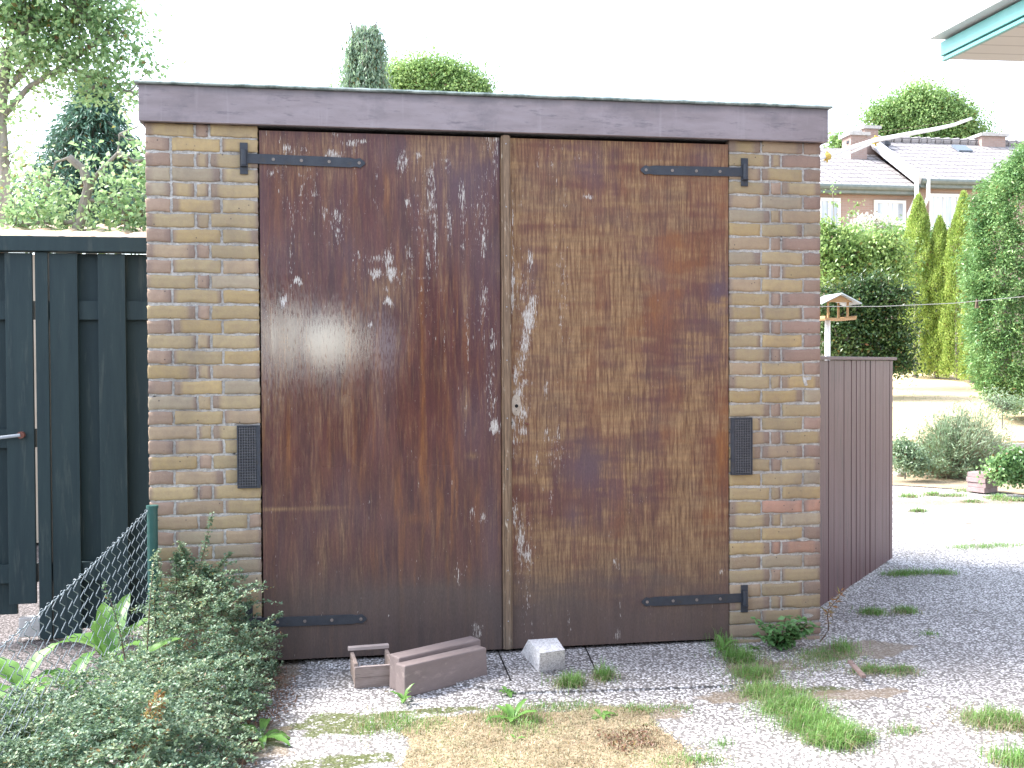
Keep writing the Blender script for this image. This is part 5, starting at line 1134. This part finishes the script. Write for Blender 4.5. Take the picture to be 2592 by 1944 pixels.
# ------------------------------------------------------------------ house beyond the gardens
def house():
    yW = Y(1985, 410, 0)[1]; dep = 30.; pr = D(1985, 394, dep); Yr = pr[1]; Yl = Yr+.12
    t = thing('brick_house', 'pink brick terraced house with pale tiled roof beyond the gardens', 'house', (pr[0], pr[1], 0))
    xj = pr[0]; ze_r = pr[2]; ze_l = Y(1900, 408, Yl)[2]
    xr = Y(2900, 420, Yr)[0]; xl = Y(1500, 400, Yl)[0]
    rm = N('pale_roof_tiles'); x, y, z = rm.xyz(); cb = rm.n('ShaderNodeCombineXYZ'); rm.l(x, cb.inputs[0]); rm.l(z, cb.inputs[1])
    br = rm.n('ShaderNodeTexBrick'); rm.l(cb.outputs[0], br.inputs['Vector']); rm.set(br.inputs['Color1'], (.27, .25, .25)); rm.set(br.inputs['Color2'], (.33, .31, .31)); rm.set(br.inputs['Mortar'], (.09, .08, .08))
    br.inputs['Scale'].default_value = 1; br.inputs['Brick Width'].default_value = .30; br.inputs['Row Height'].default_value = .20; br.inputs['Mortar Size'].default_value = .028; br.inputs['Mortar Smooth'].default_value = .4; br.offset = 0
    rm.fin(rm.mix(rm.ramp(rm.noise(1.1, 4), [(.4, 0.), (.7, .35)]), br.outputs['Color'], (.20, .18, .18)), .7, rm.bump(br.outputs['Fac'], -.8, .03))
    b = MB(); b.box2((xj, Yr+.02, 0), (xr, Yr+8, ze_r-.02)); b.build('wall', M_redbrick, t)
    b = MB(); b.box2((xl, Yl+.02, 0), (xj-.005, Yl+7, ze_l-.02)); b.build('wall', M_redbrick, t)
    # roof
    Yd = Yr+4.2; zr1 = Y(1935, 306, Yd)[2]; Yd2 = Yl+4.2; zr2 = Y(1800, 320, Yd2)[2]
    xd = Y(1880, 312, Yd)[0]
    b = MB(); th = .12
    def slab(pts):
        n = len(b.v); k = len(pts); b.v += [tuple(p) for p in pts]+[(p[0], p[1], p[2]-th) for p in pts]; b.f.append(tuple(range(n, n+k))); b.f.append(tuple(range(n+2*k-1, n+k-1, -1)))
        for i in range(k): j = (i+1) % k; b.f.append((n+j, n+i, n+k+i, n+k+j))
    slab([(xj-.15, Yr-.25, ze_r+.02), (xr, Yr-.25, ze_r+.02), (xr, Yd, zr1), (xd, Yd, zr1)]); slab([(xd, Yd+.005, zr1), (xr, Yd+.005, zr1), (xr, Yr+8.3, ze_r), (xd, Yr+8.3, ze_r)])
    slab([(xl, Yl-.25, ze_l+.02), (xj-.1, Yl-.25, ze_l+.02), (xd-.05, Yd2, zr2), (xl, Yd2, zr2)]); slab([(xl, Yd2+.005, zr2), (xd-.05, Yd2+.005, zr2), (xd-.05, Yl+7.3, ze_l), (xl, Yl+7.3, ze_l)])
    rf_ = b.build('roof', rm.m, t)
    b = MB()
    q = np.array([xj-.15, Yr-.30, ze_r+.03]); r_ = np.array([xd-.05, Yd-.02, zr1+.03]); b.tube([q, (q+r_)/2, r_], .16, 8)
    b.build('valley_flashing', painted('lead_flashing', (.6, .6, .63), (.7, .7, .72), 3, .5), rf_)
    b = MB(); xx = xd
    while xx < xr: b.tube([(xx, Yd, zr1+.05), (xx+.33, Yd, zr1+.07)], [.10, .13], 8); xx += .36
    b.build('ridge_tiles', rm.m, rf_, smooth=False)
    gm = painted('grey_green_gutter', (.12, .15, .14), (.18, .2, .19), 5, .5)
    for (a, c, yy, zz) in ((xj-.1, xr, Yr-.30, ze_r-.02), (xl, xj-.12, Yl-.30, ze_l-.02)): b = MB(); b.tube([(a, yy, zz), (c, yy, zz)], .085, 8); b.box2((a, yy+.02, zz-.17), (c, yy+.26, zz-.06)); b.build('gutter', gm, t)
    for px_ in (1980, 2005):
        b = MB(); a = Y(px_, 392, Yr-.35); b.tube([a+[0, 0, .25], a+[0, 0, -.45], a+[-.12, .2, -.9], a+[-.12, .2, -5]], .06, 8); b.build('downpipe', M_white, t)
    def win(xa, xb, yt, yb, Yp):
        a = Y(xa, yt, Yp); c = Y(xb, yb, Yp); b = MB(); f = .09
        x0_, x1_, z0_, z1_ = a[0], c[0], c[2], a[2]; y0_ = Yp-.03
        for bx in (((x0_, y0_, z0_), (x1_, Yp+.03, z0_+f)), ((x0_, y0_, z1_-f), (x1_, Yp+.03, z1_)), ((x0_, y0_, z0_+f), (x0_+f, Yp+.03, z1_-f)), ((x1_-f, y0_, z0_+f), (x1_, Yp+.03, z1_-f)), (((x0_+x1_)/2-.035, y0_, z0_+f), ((x0_+x1_)/2+.035, Yp+.03, z1_-f))): b.box2(*bx)
        o = b.build('window', M_white, t); b = MB(); b.box2((x0_+f, Yp, z0_+f), (x1_-f, Yp+.01, z1_-f)); b.build('pane', M_winpane, o)
        b = MB(); b.box2((x0_-.05, y0_-.06, z0_-.07), (x1_+.05, Yp+.03, z0_-.002)); b.build('sill', M_conc, o)
    pn = N('bright_pane'); pn.fin(pn.ramp(pn.noise(2, 3, .5, pn.map((3, 1, .4))), [(.4, (.30, .34, .40)), (.6, (.55, .58, .62))]), .15, spec=.8); M_winpane = pn.m
    win(1768, 1815, 427, 499, Yl); win(1888, 1956, 432, 512, Yl); win(2007, 2072, 418, 497, Yr); win(1640, 1700, 425, 499, Yl)
    chm = M_redbrick
    def chim(xa, xb, yt, yb, Yp, dpt, pots=0):
        a = Y(xa, yt, Yp); c = Y(xb, yb, Yp); b = MB(); b.box2((a[0], Yp, c[2]-.6), (c[0], Yp+dpt, a[2])); o = b.build('chimney', M_redbrick, rf_)
        b = MB(); b.box2((a[0]-.08, Yp-.08, a[2]), (c[0]+.08, Yp+dpt+.08, a[2]+.10))
        b.build('chimney_cap', M_conc, o) if False else None
        b2 = MB(); b2.box2((a[0]-.08, Yp-.08, a[2]+.002), (c[0]+.08, Yp+dpt+.08, a[2]+.10)); b2.box(((a[0]+c[0])/2, Yp+dpt/2, a[2]+.15), (.35, .35, .1)); q_ = b2.build('roof_slab', M_conc, t); q_.name = 'chimney_cap'
    chim(1868, 1897, 278, 330, Yd-.6, 1.2); chim(1838, 1873, 292, 330, Yd-1.2, .6); chim(2121, 2172, 294, 325, Yd-.3, .8)
    for (x_, y_) in ((1838, 318), (1914, 322)):
        a = Y(x_, y_, Yd-1.0); b = MB(); b.tube([a-[0, 0, .5], a+[0, 0, .25]], .09, 8); b.tube([a+[0, 0, .12], a+[0, 0, .2]], .15, 8); b.build('roof_vent', M_black, rf_)
    b = MB(); a = Y(2060, 322, Yr+3.0); b.box(tuple(Y(2078, 322, Yr+3.3)+[0, 0, .02]), (.5, .5, .06), rx=.55); b.build('roof_window', M_glass, rf_)
    put(t)
house()
# white blossom / sheet like mass under the middle window
tree('white_climber', 'sunlit pale flowering shrub beneath the house windows', 'shrub', 27, [(1870, 492, 14), (1900, 490, 14), (1850, 500, 12), (1930, 498, 12)], 50, .10, .07, leafmat('white_blossom', [(0., (.55, .55, .48)), (1., (.8, .8, .76))], .3), [([(1890, 800), (1890, 500)], .04)], None, nclu=140, cr=.16, base=D(1890, 800, 27))

# ------------------------------------------------------------------ roof corner of the near house, top right
def eave():
    # the gutter board runs towards the viewer, the gable end runs to the right
    dep = 4.4; A = D(2034, 133, dep); t = thing('house_eave', 'green edged roof overhang of a near house in the top right corner', 'roof', (A[0], A[1], 0))
    zb = A[2]; 
    def onz(px, py, z): d = ray(px, py); s_ = (z-CAM[2])/d[2]; return CAM+s_*d
    e2 = onz(2212, 46, zb); dr_ = (e2-A); dr_[2] = 0; dr_ /= np.linalg.norm(dr_)       # along the green board
    c2 = onz(2212, 138, zb); dc = c2-A; dc[2] = 0; dc /= np.linalg.norm(dc)               # along the back edge
    H = (133-92)*dep/2205*.99
    out = -dc
    L = 3.2; g = painted('green_painted_board', (.12, .34, .32), (.16, .40, .38), 3, .3, (.5, 1, 1), .05)
    def wall(P0, P1, z0, z1, th, nrm_, nm, mt):
        b = MB(); n = [P0, P1, P1+nrm_*th, P0+nrm_*th]
        b.v = [(p[0], p[1], z0) for p in n]+[(p[0], p[1], z1) for p in n]; b.f = [(0, 3, 2, 1), (4, 5, 6, 7), (0, 1, 5, 4), (1, 2, 6, 5), (2, 3, 7, 6), (3, 0, 4, 7)]
        return b.build(nm, mt, t, bevel=.003)
    P1 = A+dr_*L; inn = dc
    wall(A, P1, zb+.0, zb+.018, .020, inn, 'lower_moulding', g)
    wall(A-inn*.008, P1-inn*.008, zb+.021, zb+H, .028, inn, 'green_fascia', g)
    wall(A-inn*.06, P1-inn*.06, zb+H+.012, zb+H+.022, .2, inn, 'roof_edge', painted('grey_edge_trim', (.72, .71, .70), (.78, .77, .76), 8, .5))
    b = MB(); Q = [A+inn*.021, P1+inn*.021, P1+inn*1.6, A+inn*1.6]; zz = zb+.010
    b.v = [(p[0], p[1], zz) for p in Q]+[(p[0], p[1], zz+.02) for p in Q]; b.f = [(0, 3, 2, 1), (4, 5, 6, 7), (0, 1, 5, 4), (1, 2, 6, 5), (2, 3, 7, 6), (3, 0, 4, 7)]
    n = N('soffit_boards'); v_ = n.map((1, 1, 1), (0, 0, -math.atan2(dc[1], dc[0]))); x, y, z = n.xyz(v_); f = n.ma('FRACT', n.ma('MULTIPLY', y, 9.)); col = n.mix(n.ramp(f, [(.0, 1.), (.06, 0.), (.94, 0.), (1., 1.)]), n.mix(n.noise(3, 4), (.54, .50, .42), (.62, .58, .49)), (.30, .26, .2)); n.fin(col, .6)
    b.build('soffit', n.m, t)
    b = MB(); b.v = [(p[0], p[1], zz+.021) for p in Q]+[(p[0], p[1], zz+.021+H+.02) for p in Q]; b.f = [(0, 3, 2, 1), (4, 5, 6, 7), (0, 1, 5, 4), (1, 2, 6, 5), (2, 3, 7, 6), (3, 0, 4, 7)]; b.build('roof_deck', M_bitumen, t)
    W0 = A+inn*.75+dr_*.35; W1 = A+inn*.75+dr_*L; b = MB(); b.v = []
    b.box(tuple(((W0+W1)/2+inn*.4)*np.array([1, 1, 0])+np.array([0, 0, (zb+.01)/2])), (np.linalg.norm(W1-W0), .8, zb-.01), rz=math.atan2(dr_[1], dr_[0])); b.build('wall', M_redbrick_y, t)
    put(t)
    return A, dr_, dc
eave()
# unseen walls added behind the viewer, opening shaped to give the door its sheen
rh = thing('door_reflection_walls', 'unseen dark walls added behind the viewer with an opening shaped for the door sheen', 'house', (0, -10, 0))
b = MB()
for q_ in (((-9, -13, -.05), (-.65, -10.0, 3.0)), ((1.35, -13, -.05), (9, -10.0, 3.0)), ((-.649, -12.9, 2.25), (1.349, -10.01, 2.99)), ((-.649, -12.9, -.05), (1.349, -12.7, 1.0))): b.box2(*q_)
b.build('wall', painted('dark_wall', (.10, .095, .10), (.14, .13, .135), 2, .9), rh)
put(rh)
